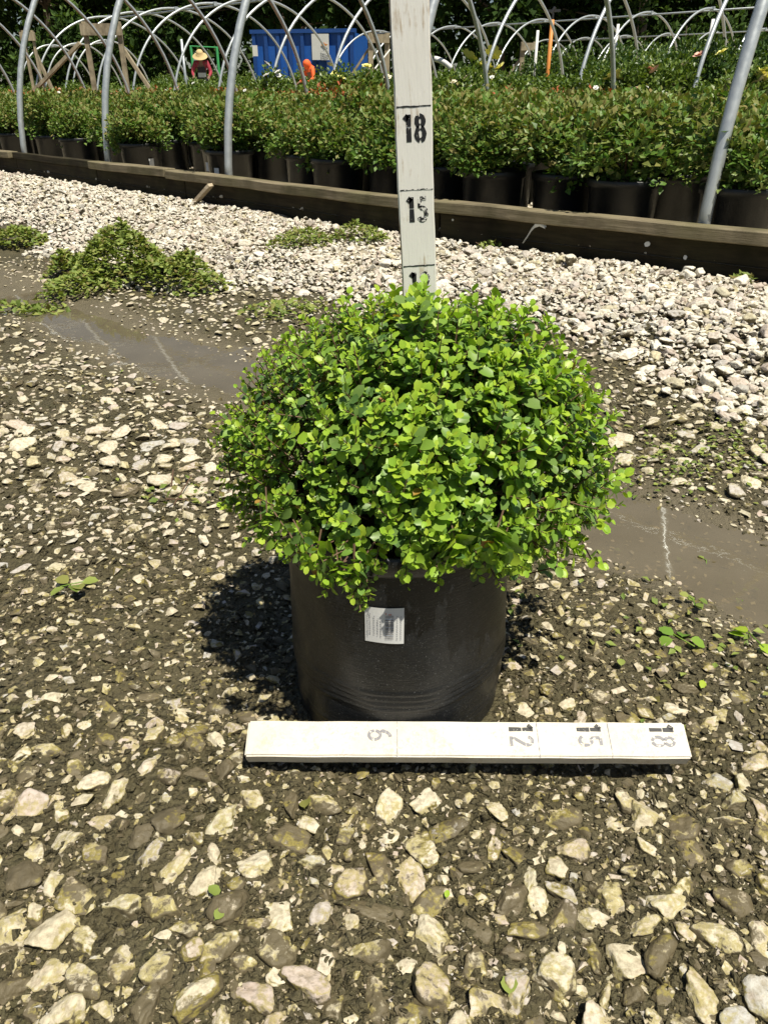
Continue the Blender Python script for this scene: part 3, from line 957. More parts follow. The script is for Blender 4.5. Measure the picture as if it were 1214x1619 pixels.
# ================================================================== POTTED SHRUBS IN THE BEDS
PH = 0.225
POTM = pot_mesh("pot", 0.118, 0.135, PH, M['pot_far'])
STEMM = stems_mesh("stem", 5, 5, PH - 0.04, PH + 0.14, 0.12, M['twig'])
FRONT = [bush_mesh("foliage", [M['shrub'], M['shrub_tip']], 4200, 0.265, 0.33, PH - 0.045, 0.029, 20 + k, 16, 0.6, 0.05) for k in range(6)]
MASS = [bush_mesh("foliage", [M['shrub'], M['shrub_tip']], 2400, 0.275, 0.34, PH - 0.04, 0.033, 40 + k, 13, 0.6) for k in range(5)]
RUS = [bush_mesh("foliage", [M['russet'], M['shrub_tip']], 1800, 0.275, 0.33, PH - 0.02, 0.034, 60 + k, 14, 0.3) for k in range(3)]
ROSE = [bush_mesh("foliage", [M['rose'], M['rose_dark']], 2200, 0.36, 0.62, PH + 0.0, 0.05, 70 + k, 18, 0.15) for k in range(4)]
TALL = [bush_mesh("foliage", [M['rose_dark'], M['rose']], 2800, 0.40, 0.74, PH + 0.0, 0.05, 80 + k, 20, 0.4) for k in range(4)]

def tag_mesh():
    mb = MB()
    V = []; n = 5
    for i in range(n + 1):
        a = -0.13 + 0.26 * i / n
        for z in (0.085, 0.135): V.append((0.1305 * math.sin(a), -0.1305 * math.cos(a), z))
    mb.add(V, [(2 * i, 2 * i + 2, 2 * i + 3, 2 * i + 1) for i in range(n)])
    me = bpy.data.meshes.new("label_tag"); me.from_pydata(mb.V, [], mb.F); me.materials.append(M['sticker']); me.update()
    return me
TAGM = tag_mesh()

def flower_mesh(mat_, seed):
    r = random.Random(seed); mb = MB()
    for ring, (n, rad, tilt) in enumerate(((6, 1.0, 0.35), (5, 0.75, 0.8), (4, 0.45, 1.2))):
        for k in range(n):
            a = 6.283 * (k + 0.4 * ring) / n + r.uniform(-0.15, 0.15)
            d = Vector((math.cos(a), math.sin(a), 0)); s = Vector((-math.sin(a), math.cos(a), 0))
            up = Vector((0, 0, 1))
            c = math.cos(tilt); q = math.sin(tilt)
            tip = d * rad * c + up * rad * q * 0.8
            mid = d * rad * 0.6 * c + up * (rad * 0.5 * q - 0.02)
            w = rad * 0.42
            mb.add([Vector((0, 0, 0)), mid - s * w, tip - s * w * 0.6, tip * 1.05, tip + s * w * 0.6, mid + s * w], [(0, 1, 2, 3), (0, 3, 4, 5)])
    me = bpy.data.meshes.new("flower"); me.from_pydata(mb.V, [], mb.F); me.materials.append(mat_); me.update()
    return me
FLW = {k: flower_mesh(M[k + '_petal'], i) for i, k in enumerate(('yellow', 'cream', 'pink', 'white'))}

def place_shrub(name, loc, fol, label, cat, group, scale=1.0, rz=None, pot=True, tagz=None, sz=1.0):
    root = empty(name, loc, 0)
    tag(root, label, cat, group)
    a = random.uniform(0, 6.28) if rz is None else rz
    f = bpy.data.objects.new("foliage", fol); COL.objects.link(f); f.parent = root
    f.rotation_euler = (0, 0, a); f.scale = (scale, scale, scale * sz)
    f.location = (0, 0, PH * (1 - scale * sz))
    if pot:
        for nm, me in (("pot", POTM), ("stems", STEMM)):
            p = bpy.data.objects.new(nm, me); COL.objects.link(p); p.parent = root; p.rotation_euler = (0, 0, a)
    if tagz is not None:
        p = bpy.data.objects.new("label_tag", TAGM); COL.objects.link(p); p.parent = root; p.rotation_euler = (0, 0, tagz)
    return root

def add_flower(root, kind, off, r):
    f = bpy.data.objects.new("flower", FLW[kind]); COL.objects.link(f); f.parent = root
    f.location = off; f.scale = (r, r, r); f.rotation_euler = (random.uniform(0.2, 0.9), random.uniform(-0.4, 0.4), random.uniform(0, 6.28))
    return f

DROP = {6: -0.03, 7: -0.045, 10: -0.05, 12: -0.03, 4: -0.02, 2: -0.02}
ORD = ["first", "second", "third", "fourth", "fifth", "sixth", "seventh", "eighth", "ninth", "tenth", "eleventh", "twelfth", "thirteenth", "fourteenth", "fifteenth", "sixteenth", "seventeenth", "eighteenth"]
front_t = [0.23, 0.655, 0.96, 1.25, 1.56, 1.90, 2.24, 2.56, 3.17, 3.52, 4.19, 4.72, 5.15, 5.70, 6.30, 6.75]
front_du = [0.0, 0.0, 0.1, 0.02, 0.08, 0.1, 0.03, 0.12, 0.02, 0.22, 0.02, 0.18, 0.05, 0.1, 0.05, 0.12]
for k, t in enumerate(front_t):
    u = edge_u(t) + 0.235 + front_du[k]
    tz = {8: -0.5, 9: -0.75, 10: 0.75, 11: 0.5}.get(k)
    place_shrub("potted_shrub", tu(t, u, 0.127), FRONT[k % len(FRONT)], "%s front-row shrub from the right, in a black pot behind the plank edging" % ORD[k], "shrub",
                "front row of potted shrubs along the planks", random.uniform(0.93, 1.06), tagz=tz, sz=random.uniform(0.92, 1.02)).children[0].location.z += DROP.get(k, 0.0)
# the mass behind the front row
rs = random.Random(21)
cnt = 0
u = 0.62
while u < 4.35:
    t = -1.4 - u * 0.9 + rs.uniform(0, 0.3)
    while t < 15.5:
        tt = t + rs.uniform(-0.06, 0.06); uu = u + rs.uniform(-0.05, 0.05)
        p = tu(tt, uu + (edge_u(tt) if 0 < tt < 6 else 0) * max(0, 1 - u / 2), 0.127)
        px, py, pz = proj(np.array([p.x, p.y, 0.55]))
        if -90 < px < 1310 and pz > 0 and not (u > 1.0 and py > 330):
            back = u > 3.5
            rust = (u > 2.6 and px < 560) or (u > 1.6 and rs.random() < (0.3 if px < 600 else 0.12))
            fol = rs.choice(RUS if (rust and rs.random() < 0.85) else MASS)
            if u < 0.8 and any(abs(tt - f) < 0.0 for f in front_t): pass
            lab = ("russet brown shrub among the olive green shrubs of the nearest bed" if fol in RUS
                   else "olive green potted shrub massed behind the front row of the nearest bed")
            sh = place_shrub("potted_shrub", p, fol, lab, "shrub", "russet shrubs of the nearest bed" if fol in RUS else "massed shrubs of the nearest bed",
                             rs.uniform(0.95, 1.12), pot=u < 1.2, sz=rs.uniform(0.9, 1.06))
            if rs.random() < 0.25 and fol not in RUS:
                add_flower(sh, rs.choice(('white', 'pink', 'white')), (rs.uniform(-0.15, 0.15), rs.uniform(-0.2, 0.0), rs.uniform(0.5, 0.58)), 0.012)
            cnt += 1
        t += 0.42
    u += 0.40
# second bed: roses and mixed shrubs, taller to the right
for row, u in enumerate((5.95, 6.5, 7.1, 7.8, 8.6)):
    t = -3.5
    while t < 22:
        p = tu(t + rs.uniform(-0.1, 0.1), u + rs.uniform(-0.1, 0.1), 0.127)
        px, py, pz = proj(np.array([p.x, p.y, 0.7]))
        t += 0.62
        if not (-80 < px < 1300): continue
        if px > 930 and row >= 2:
            place_shrub("rose_bush", p, rs.choice(TALL), "tall dark green rose bush behind the nearest bed at the right", "rose bush", "tall rose bushes at the right", rs.uniform(0.95, 1.15), pot=False, sz=rs.uniform(0.9, 1.1) * (1.0 + 0.12 * (px > 1050)))
        elif px < 480 and row == 0 and rs.random() < 0.5:
            place_shrub("potted_shrub", p, rs.choice(RUS), "russet shrub in the second bed beside the arch feet, left half", "shrub", "russet shrubs of the second bed", 1.25, pot=False, sz=1.1)
        else:
            place_shrub("rose_bush", p, rs.choice(ROSE), "leafy green rose bush in the second bed under the arches", "rose bush", "rose bushes of the second bed", rs.uniform(0.95, 1.15), pot=False, sz=rs.uniform(0.66, 0.84))
# far beds: only their tops show
for row, (u, tt0) in enumerate(((13.6, -8), (15.0, -9), (20.2, -12))):
    t = tt0
    while t < 30:
        p = tu(t + rs.uniform(-0.2, 0.2), u + rs.uniform(-0.3, 0.3), 0.127)
        px, py, pz = proj(np.array([p.x, p.y, 0.8])); t += 0.85
        if -60 < px < 1280:
            place_shrub("rose_bush", p, rs.choice(TALL if px > 820 else ROSE), "far green bush showing its top beyond the second bed", "bush", "far bushes beyond the second bed", rs.uniform(1.25, 1.6), pot=False, sz=1.0 if px < 820 else 1.12)
# flowering bushes that can be picked out
def flowering(x, y, Y, kind, n, r, label, spread=0.14):
    p = pix(x, y, Y)
    root = place_shrub("rose_bush", Vector((p.x, p.y, 0.127)), ROSE[n % 4], label, "rose bush", None, 1.0, pot=False, sz=max(0.6, (p.z - 0.127) / 0.68))
    for k in range(n):
        add_flower(root, kind if isinstance(kind, str) else kind[k % len(kind)],
                   (random.uniform(-1, 1) * spread * (k > 0), -0.16 + random.uniform(-0.05, 0.05), p.z - 0.127 + random.uniform(-1, 1) * spread * 0.7 * (k > 0)), r * random.uniform(0.95, 1.4))
flowering(1187, 122, 7.6, ('yellow', 'yellow', 'cream'), 5, 0.07, "rose bush with a large yellow bloom right of the nearest right-hand pole", 0.06)
flowering(963, 122, 9.0, 'yellow', 2, 0.075, "rose bush with one flat yellow bloom between two arch feet", 0.05)
flowering(1022, 112, 8.8, 'pink', 2, 0.055, "rose bush with a single peach pink bloom", 0.05)
flowering(1075, 104, 9.2, ('cream', 'yellow', 'cream', 'pink'), 9, 0.05, "rose bush dotted with many cream and peach blooms", 0.36)
flowering(762, 108, 11.5, 'yellow', 7, 0.085, "rose bush with pale yellow bloom cluster beside crossing arch legs", 0.22)
flowering(735, 124, 10.0, ('cream', 'white'), 3, 0.042, "rose bush with cream blooms right of the white upright stick", 0.15)
flowering(590, 122, 10.5, ('yellow', 'cream'), 5, 0.05, "rose bush with yellow blooms left of the white upright stick", 0.2)
flowering(540, 124, 10.5, ('yellow', 'white'), 6, 0.042, "rose bush with white and yellow blooms beside the orange-clad person", 0.2)
flowering(425, 120, 11.0, 'white', 4, 0.038, "rose bush with white blooms in front of the blue container", 0.25)

# ================================================================== THE POTTED SHRUB IN FRONT
RIMH = 0.256
plant = empty("potted_shrub", (POT[0], POT[1], 0.0))
tag(plant, "bright lime green leafy shrub overflowing its large black plastic pot", "potted shrub")
def dent(a, z):
    return 0.0012 * math.sin(3 * a + 1) + 0.0016 * math.sin(5 * a + z * 30) * (1 - z / 0.25) + 0.0008 * math.sin(11 * a + 40 * z)
mb = MB()
prof = [(0.001, 0.006), (0.1155, 0.004), (0.1205, 0.0), (0.1222, 0.004)]
for i in range(90):
    z = 0.010 + (RIMH - 0.032) * i / 89
    r = 0.1224 + 0.0004 * z / RIMH
    for zc in (0.066, 0.073, 0.080, 0.087): r += 0.0016 * math.exp(-((z - zc) / 0.0018) ** 2)
    for zc in (0.030, 0.022): r += 0.0008 * math.exp(-((z - zc) / 0.002) ** 2)
    prof.append((r, z))
prof += [(0.1228, RIMH - 0.022), (0.1266, RIMH - 0.020), (0.1272, RIMH - 0.004), (0.1256, RIMH), (0.1232, RIMH - 0.001), (0.1218, RIMH - 0.012), (0.1212, RIMH - 0.06)]
mb.lathe(prof, (POT[0], POT[1], -0.002), 96, dent)
pot_o = attach(mb.build("pot", M['pot'], None, True), plant)
mb = MB()
mb.lathe([(0.001, 0.004), (0.05, 0.007), (0.10, 0.002), (0.1215, -0.002)], (POT[0], POT[1], 0.205), 48, lambda a, z: 0)
attach(mb.build("soil", M['soil'], None, True), plant)

# sticker on the pot
def pot_patch(x0, x1, z0, z1, lift, mat_, name, parent=None):
    V = []; n = max(1, int(abs(x1 - x0) / 0.004))
    for i in range(n + 1):
        x = x0 + (x1 - x0) * i / n
        for z in (z0, z1):
            r = 0.1224 + 0.0004 * z / RIMH
            a = math.asin((x - POT[0]) / r) - math.pi / 2
            r += dent(a, z) + lift
            V.append((POT[0] + r * math.cos(a), POT[1] + r * math.sin(a), z - 0.002))
    mb = MB(); mb.add(V, [(2 * i, 2 * i + 2, 2 * i + 3, 2 * i + 1) for i in range(n)])
    o = mb.build(name, mat_, None)
    o.parent = pot_o if parent is None else parent
    return o
SX0, SX1, SZ0, SZ1 = -0.0180, 0.0195, 0.156, 0.1985
st = pot_patch(SX0, SX1, SZ0, SZ1, 0.0012, M['sticker'], "paper_sticker")
st["label"] = "white paper label with a barcode stuck on the pot"
rs2 = random.Random(4)
def print_marks(name, items, mat_):
    mb = MB()
    for (x0, x1, z0, z1) in items:
        V = []; n = max(1, int(abs(x1 - x0) / 0.004))
        for i in range(n + 1):
            x = x0 + (x1 - x0) * i / n
            for z in (z0, z1):
                r = 0.1224 + 0.0004 * z / RIMH; a = math.asin((x - POT[0]) / r) - math.pi / 2
                r += dent(a, z) + 0.0019
                V.append((POT[0] + r * math.cos(a), POT[1] + r * math.sin(a), z - 0.002))
        mb.add(V, [(2 * i, 2 * i + 2, 2 * i + 3, 2 * i + 1) for i in range(n)])
    o = mb.build(name, mat_, None); o.parent = pot_o
    return o
bars = []; z = 0.162
while z < 0.190:
    h = rs2.choice((0.0004, 0.0007, 0.0011)); bars.append((0.0015, 0.0095, z, z + h)); z += h + rs2.choice((0.0005, 0.0008, 0.0012))
print_marks("barcode", [b for i, b in enumerate(bars) if i % 7 != 3], M['print'])
print_marks("barcode", [b for i, b in enumerate(bars) if i % 7 == 3], M['print_blue'])
lines = []
for x in (-0.0160, -0.0135, -0.0095, -0.006, -0.003):
    z = 0.161 + rs2.uniform(0, 0.008); ze = 0.193 - rs2.uniform(0, 0.014)
    while z < ze:
        h = rs2.uniform(0.0008, 0.0022); lines.append((x, x + 0.0011, z, z + h)); z += h + rs2.uniform(0.0005, 0.0012)
for x in (0.0125, 0.016):
    z = 0.162
    while z < 0.189: h = rs2.uniform(0.001, 0.002); lines.append((x, x + 0.001, z, z + h)); z += h + 0.0011
print_marks("printed_lines", lines, M['print_light'])
print_marks("printed_lines", [(0.0018, 0.0028, 0.1915, 0.1935), (0.0045, 0.0075, 0.1910, 0.1922)], M['print_red'])

# --- leaves
LV = [leaf_full(k) for k in range(8)]
rl = np.random.default_rng(77)
BC = np.array([0.034, 0.758, 0.262])
shoots = []    # base, axis, length, leaf size, colour class bias

def dome(az, el):
    """outer surface of the leaf mass"""
    ca, sa = math.cos(az), math.sin(az)
    rx = 0.205 if ca < 0 else 0.203
    ry = 0.172 if sa < 0 else 0.175
    rh = 1 / math.sqrt((ca / rx) ** 2 + (sa / ry) ** 2)
    up = 0.185
    pw = 2.05
    rad = (abs(math.cos(el) / rh) ** pw + abs(math.sin(el) / (up if el > 0 else 0.075)) ** pw) ** (-1 / pw)
    d = np.array([ca * math.cos(el), sa * math.cos(el), math.sin(el)])
    lump = 1 + 0.07 * mnoise.noise(Vector((d * 2.6).tolist()) + Vector((3, 1, 2))) + 0.05 * mnoise.noise(Vector((d * 6.0).tolist()))
    return BC + d * rad * lump, d

rsx = random.Random(17)
for layer, (nn, k0, k1) in enumerate(((1150, 0.89, 1.03), (560, 0.74, 0.88), (220, 0.48, 0.70))):
    for i in range(nn):
        az = rsx.uniform(0, 2 * math.pi)
        el = math.asin(rsx.uniform(-0.34, 1.0)) if layer == 0 else math.asin(rsx.uniform(-0.2, 0.97))
        if math.sin(az) > 0.3 and el < 0 and rsx.random() < 0.4: continue
        P, d = dome(az, el)
        P = BC + (P - BC) * rsx.uniform(k0, k1)
        ax = d * np.array([1, 1, 0.6]) + np.array([0, 0, 0.75]) + np.array([rsx.gauss(0, 0.28) for _ in range(3)])
        # on the lower flanks shoots arch outwards and down
        if el < 0.1: ax = d * np.array([1.2, 1.2, 1.0]) + np.array([0, 0, rsx.uniform(-0.5, 0.5)])
        ax = ax / np.linalg.norm(ax)
        L = rsx.uniform(0.024, 0.042)
        size = rsx.uniform(0.0095, 0.0165)
        if P[0] > 0.02: size *= 1.13
        if P[0] < -0.06: size *= 0.84
        if el < -0.05: size *= 0.9
        if layer: size *= 1.05
        shoots.append((P - ax * L * 0.6, ax, L, size, layer))
def shoot_at(x, y, Y, ax, L, size, lay=0):
    p = np.array(pix(x, y, Y)); ax = np.array(ax, float); ax /= np.linalg.norm(ax)
    shoots.append((p - ax * L, ax, L, size, lay))
# crown shoots standing in front of the stick
shoot_at(672, 447, 0.815, (0.05, 0, 1), 0.055, 0.021); shoot_at(640, 478, 0.80, (-0.3, -0.1, 1), 0.05, 0.018); shoot_at(705, 470, 0.815, (0.35, 0, 1), 0.05, 0.021)
shoot_at(620, 487, 0.79, (-0.3, -0.2, 1), 0.045, 0.019); shoot_at(760, 495, 0.82, (0.3, 0, 1), 0.05, 0.02); shoot_at(790, 500, 0.82, (0.4, 0, 1), 0.05, 0.021)
shoot_at(585, 482, 0.83, (-0.25, 0, 1), 0.045, 0.018, 9); shoot_at(615, 505, 0.80, (0, -0.3, 1), 0.03, 0.014, 9); shoot_at(415, 640, 0.80, (-0.6, -0.2, 0.8), 0.03, 0.012, 9); shoot_at(398, 678, 0.79, (-0.5, -0.4, 0.8), 0.03, 0.012, 9)
# the tongue of small leaves hanging over the front of the rim
for (x, y, s) in ((520, 905, 0.014), (545, 915, 0.013), (575, 905, 0.014), (530, 930, 0.011), (560, 935, 0.011), (575, 950, 0.009), 
                  (480, 870, 0.014), (500, 885, 0.013), (660, 880, 0.014), (700, 885, 0.017), (720, 870, 0.018), (780, 865, 0.018), (790, 880, 0.017), (450, 850, 0.013), (420, 835, 0.013)):
    p0 = np.array(pix(x, y, 0.582)); ax0 = np.array((rsx.gauss(0, 0.3), -0.55, -0.5 + rsx.gauss(0, 0.3))); ax0 /= np.linalg.norm(ax0)
    for off in (0.0, 0.014): shoots.append((p0 - ax0 * 0.012 + np.array([rsx.gauss(0, 0.004), 0, off]), ax0, 0.022, s * 1.05, 0))
# trailing shoots
for (x, y, Y, s) in ((980, 750, 0.80, 0.022), (965, 790, 0.79, 0.021), (935, 825, 0.76, 0.022), (900, 800, 0.74, 0.02), (865, 850, 0.72, 0.02), (850, 880, 0.70, 0.018), (885, 895, 0.70, 0.017),
                     (945, 885, 0.75, 0.017), (930, 770, 0.75, 0.02), (950, 720, 0.80, 0.02), (360, 770, 0.80, 0.014), (372, 800, 0.79, 0.013), (350, 745, 0.82, 0.013), (385, 820, 0.77, 0.013), (395, 835, 0.75, 0.013), (360, 720, 0.83, 0.013)):
    side = 1 if x > 600 else -1
    shoot_at(x, y, Y, (side * 0.8, -0.35, 0.1 + rsx.gauss(0, 0.3)), 0.034, s)

LP, LA, LK, LVID = [], [], [], []
twigs = MB()
def trail(pts, s0, s1, n):
    P3 = [np.array(pix(*q)) for q in pts]
    twigs.tube(P3, [0.0012] + [0.0009] * (len(P3) - 2) + [0.0005], 5, False)
    for k in range(n):
        f = (k + 0.6) / n * (len(P3) - 1); i = min(int(f), len(P3) - 2); g = f - i
        b = P3[i] * (1 - g) + P3[i + 1] * g; ax = P3[i + 1] - P3[i]; ax = ax / np.linalg.norm(ax)
        sd = np.cross(ax, [0, 0, 1.0]); sd /= np.linalg.norm(sd)
        for sg in (-1, 1):
            d = ax * 0.55 + sd * sg * rsx.uniform(0.6, 1.0) + np.array([0, 0, rsx.gauss(0, 0.25)])
            LP.append(b); LA.append((d, np.array([rsx.gauss(0, 0.3), -0.35 + rsx.gauss(0, 0.3), 1.0]), (s0 + (s1 - s0) * k / n) * rsx.uniform(0.6, 0.85))); LVID.append(rsx.randrange(8)); LK.append(0 if rsx.random() < 0.6 else 1)
    for a_ in (-0.5, 0.0, 0.5):
        LP.append(P3[-1]); LA.append((ax + sd * a_, np.array([0, -0.4, 1.0]), s1 * rsx.uniform(0.55, 0.75))); LVID.append(rsx.randrange(8)); LK.append(0)
trail([(880, 770, 0.72), (905, 830, 0.70), (935, 885, 0.69), (950, 893, 0.685)], 0.016, 0.013, 4)
trail([(800, 800, 0.66), (830, 845, 0.64), (865, 880, 0.63), (885, 900, 0.625)], 0.019, 0.014, 5)
trail([(880, 740, 0.74), (930, 760, 0.73), (965, 765, 0.73), (985, 752, 0.73)], 0.019, 0.017, 4)
trail([(860, 780, 0.70), (900, 800, 0.69), (930, 815, 0.685), (950, 830, 0.68)], 0.020, 0.017, 4)
trail([(440, 760, 0.72), (395, 790, 0.70), (370, 805, 0.70), (352, 800, 0.70)], 0.013, 0.010, 5)
trail([(450, 790, 0.68), (420, 825, 0.66), (400, 845, 0.65), (388, 858, 0.65)], 0.013, 0.010, 5)
trail([(430, 700, 0.76), (380, 715, 0.76), (350, 735, 0.76)], 0.013, 0.011, 4)
trail([(560, 860, 0.586), (560, 900, 0.580), (572, 935, 0.580), (575, 958, 0.582)], 0.014, 0.007, 6)
for (B, ax, L, size, lay) in shoots:
    npair = rsx.choice((3, 4, 4, 5))
    x = np.cross(ax, [0.31, 0.2, 0.9]); x /= np.linalg.norm(x); y = np.cross(ax, x)
    a0 = rsx.uniform(0, 6.28)
    bend = np.array([rsx.gauss(0, 0.12), rsx.gauss(0, 0.12), 0.1])
    twigs.tube([B - ax * 0.012, B + ax * L * 0.5, B + ax * L + bend * L * 0.4], [0.0008, 0.0007, 0.0004], 4, False)
    young = rsx.random()
    for q in range(npair * 2 + 1):
        f = (q + 0.5) / (npair * 2 + 1)
        ang = a0 + q * 2.4
        spread = math.radians(80 - 48 * f + rsx.gauss(0, 9))
        rad = x * math.cos(ang) + y * math.sin(ang)
        d = ax * math.cos(spread) + rad * math.sin(spread)
        nn_ = ax * math.sin(spread) - rad * math.cos(spread) + np.array([0, 0, 0.15])
        s = size * (1.12 - 0.62 * f) * rsx.uniform(0.85, 1.12)
        LP.append(B + ax * L * (0.1 + 0.9 * f) + bend * L * 0.4 * f * f); LA.append((d, nn_, s)); LVID.append(rsx.randrange(8))
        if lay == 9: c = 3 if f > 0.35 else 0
        elif lay == 2: c = 2  # inner layers coloured deep green to paint the dark gaps between leaves
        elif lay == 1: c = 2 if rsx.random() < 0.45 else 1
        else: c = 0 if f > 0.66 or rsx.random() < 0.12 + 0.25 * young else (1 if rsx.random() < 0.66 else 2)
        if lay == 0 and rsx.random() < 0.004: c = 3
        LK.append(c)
LP = np.array(LP); LK = np.array(LK); LVID = np.array(LVID)
Dv = np.array([a[0] for a in LA]); Nv = np.array([a[1] for a in LA]); Sv = np.array([a[2] for a in LA])
LA = frames(Dv, Nv) * Sv[:, None, None]
# keep leaves out of the pot wall and off the stick
hd = np.hypot(LP[:, 0] - POT[0], LP[:, 1] - POT[1])
ok = ~((LP[:, 2] < RIMH + 0.002) & (hd < 0.129)) & ~((np.abs(LP[:, 0] - 0.044) < 0.027) & (np.abs(LP[:, 1] - 0.8585) < 0.017))
LP, LA, LK, LVID, Sv = LP[ok], LA[ok], LK[ok], LVID[ok], Sv[ok]
attach(twigs.build("twigs", M['twig']), plant)
mb = MB()
for k in range(16):
    a = rsx.uniform(0, 6.28); q = rsx.uniform(0.03, 0.09); s0 = Vector((POT[0] + 0.03 * math.cos(a), POT[1] + 0.03 * math.sin(a), 0.204))
    e1 = Vector((POT[0] + q * math.cos(a), POT[1] + q * math.sin(a), 0.21 + rsx.uniform(0.05, 0.13)))
    mb.tube([s0, (s0 + e1) / 2 + Vector((0, 0, 0.02)), e1], [0.004, 0.003, 0.0015], 6, False)
attach(mb.build("stems", M['twig'], None, True), plant)
# which leaves show: cast a ray from the viewpoint to each leaf
Vall, Fall = instance_np(LV, LVID, LA, LP)
bvh = BVHTree.FromPolygons(Vall.tolist(), Fall.tolist())
cpos = Vector((0, 0, H))
score = np.zeros(len(LP))
cen = LP + LA[:, :, 1] * 0.55
for i in range(len(LP)):
    c = Vector(cen[i]); dv = c - cpos; L = dv.length; dv.normalize()
    hit = bvh.ray_cast(cpos, dv)
    if hit[3] is not None and hit[3] > L - 0.006:
        nrm = LA[i][:, 2] / Sv[i]
        score[i] = Sv[i] ** 2 * abs(float(np.dot(nrm, np.array(dv)))) / L ** 2
top = np.argsort(-score)[:300]
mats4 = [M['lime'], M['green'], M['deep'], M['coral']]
lmesh = {}
for k, (V, Ft) in enumerate(LV):
    for c in range(4):
        lmesh[(k, c)] = mesh_np("leaf", V, [Ft], mats4[c], None, True)
for i in top:
    o = bpy.data.objects.new("leaf", lmesh[(int(LVID[i]), int(LK[i]))]); COL.objects.link(o); o.parent = plant
    o.matrix_local = Matrix.Translation(Vector(LP[i]) - Vector(plant.location)) @ Matrix(LA[i].tolist()).to_4x4()
restm = np.ones(len(LP), bool); restm[top] = False
Vs = []; Fs = []; Ms = []; b = 0
for c in range(4):
    idx = np.nonzero(restm & (LK == c))[0]
    if not len(idx): continue
    V, Ft = instance_np(LV, LVID[idx], LA[idx], LP[idx])
    Vs.append(V); Fs.append(Ft + b); Ms.append(np.full(len(Ft), c)); b += len(V)
fo = attach(link("foliage", mesh_np("foliage", np.concatenate(Vs), [np.concatenate(Fs)], mats4, np.concatenate(Ms), True)), plant)
fo["kind"] = "stuff"

# ================================================================== MEASURING STICKS
def arc(cx, cy, rx, ry, a0, a1, n=10):
    return [(cx + rx * math.cos(math.radians(a0 + (a1 - a0) * i / n)), cy + ry * math.sin(math.radians(a0 + (a1 - a0) * i / n))) for i in range(n + 1)]
GLY = {   # stencil strokes in a 0.6 x 1 box
    '1': [[(0.36, 0.0), (0.36, 0.52)], [(0.36, 0.56), (0.36, 1.0)], [(0.34, 0.97), (0.14, 0.80)]],
    '8': [arc(0.3, 0.74, 0.19, 0.19, -70, 95), arc(0.3, 0.74, 0.19, 0.19, 110, 255), arc(0.3, 0.27, 0.22, 0.24, 100, 262), arc(0.3, 0.27, 0.22, 0.24, 278, 440)],
    '5': [[(0.50, 0.93), (0.16, 0.93)], [(0.13, 0.90), (0.13, 0.56)], arc(0.27, 0.31, 0.23, 0.25, 125, -20), arc(0.27, 0.31, 0.23, 0.25, -35, -150)],
    '2': [arc(0.3, 0.72, 0.2, 0.21, 165, 60), arc(0.3, 0.72, 0.2, 0.21, 45, -35, 6) + [(0.12, 0.12)], [(0.08, 0.06), (0.55, 0.06)]],
    '6': [arc(0.3, 0.28, 0.22, 0.24, 0, 170), arc(0.3, 0.28, 0.22, 0.24, 185, 345), arc(0.42, 0.5, 0.34, 0.44, 178, 95)],
}
def ribbon(mb, pts, w, fn, jit=0.0):
    P = [Vector((x, y, 0)) for x, y in pts]
    V = []
    for i, p in enumerate(P):
        d = (P[min(i + 1, len(P) - 1)] - P[max(i - 1, 0)]).normalized(); s = Vector((-d.y, d.x, 0))
        ww = w * (1 + random.uniform(-jit, jit))
        V += [fn(p - s * ww / 2), fn(p + s * ww / 2)]
    mb.add(V, [(2 * i, 2 * i + 1, 2 * i + 3, 2 * i + 2) for i in range(len(P) - 1)])

stick_h0, stick_h1 = 0.0, 0.935
SB = Vector((0.0645, 0.8585, stick_h0))           # foot of the stick on the ground behind the pot
lean = math.radians(-3.3)
stick = empty("measuring_stick", SB)
tag(stick, "tall upright white-painted measuring stick standing behind the shrub, marked 18 and 15", "measuring stick")
stick.rotation_euler = (0, lean, 0)
def stick_piece(mb, name, mat_):
    o = mb.build(name, mat_, None); o.parent = stick; return o
bm = bmesh.new(); bmesh.ops.create_cube(bm, size=1)
for v in bm.verts: v.co = Vector((v.co.x * 0.0372, v.co.y * 0.019, (v.co.z + 0.5) * (stick_h1 - stick_h0)))
bmesh.ops.subdivide_edges(bm, edges=[e for e in bm.edges if abs((e.verts[0].co - e.verts[1].co).z) > 0.1], cuts=40)
bmesh.ops.bevel(bm, geom=[e for e in bm.edges if e.is_manifold and e.calc_face_angle(0) > 1], offset=0.0012, segments=2, affect='EDGES')
for v in bm.verts:
    v.co.x += 0.0007 * mnoise.noise(Vector((v.co.x * 50, 3.1, v.co.z * 45))) + 0.0008 * mnoise.noise(Vector((9.1, 3.1, v.co.z * 12)))
me = bpy.data.meshes.new("stick_body"); bm.to_mesh(me); bm.free(); me.materials.append(M['paint'])
o = link("stick_body", me); o.parent = stick
INCH = 0.0254
zero = 0.164         # the inch scale is counted from the soil surface
def face(p): return Vector((p.x, -0.0098 - p.z, p.y))
for inch, mark in ((18, 'ink'), (15, 'ink_worn'), (12, 'ink')):
    z = zero + inch * INCH
    mb = MB(); ribbon(mb, [(-0.0165 + 0.0034 * i, z + random.uniform(-0.0003, 0.0003)) for i in range(11)], 0.0013, face, 0.4)
    lo = stick_piece(mb, "inch_line", M[mark])
    for j, ch in enumerate(str(inch)):
        mb = MB()
        sc = 0.0245
        for st_ in GLY[ch]:
            ribbon(mb, [(-0.0112 + j * 0.0125 + (x - 0.02) * sc * 0.72, z - 0.0315 + y * sc) for x, y in st_], 0.0050 if ch == '1' else 0.0044, face, 0.12)
        o = stick_piece(mb, "numeral", M['ink' if (ch == '1' or inch == 18) else 'ink_worn'])
        o["label"] = "stencilled black numeral %s of the %d inch mark" % (ch, inch)
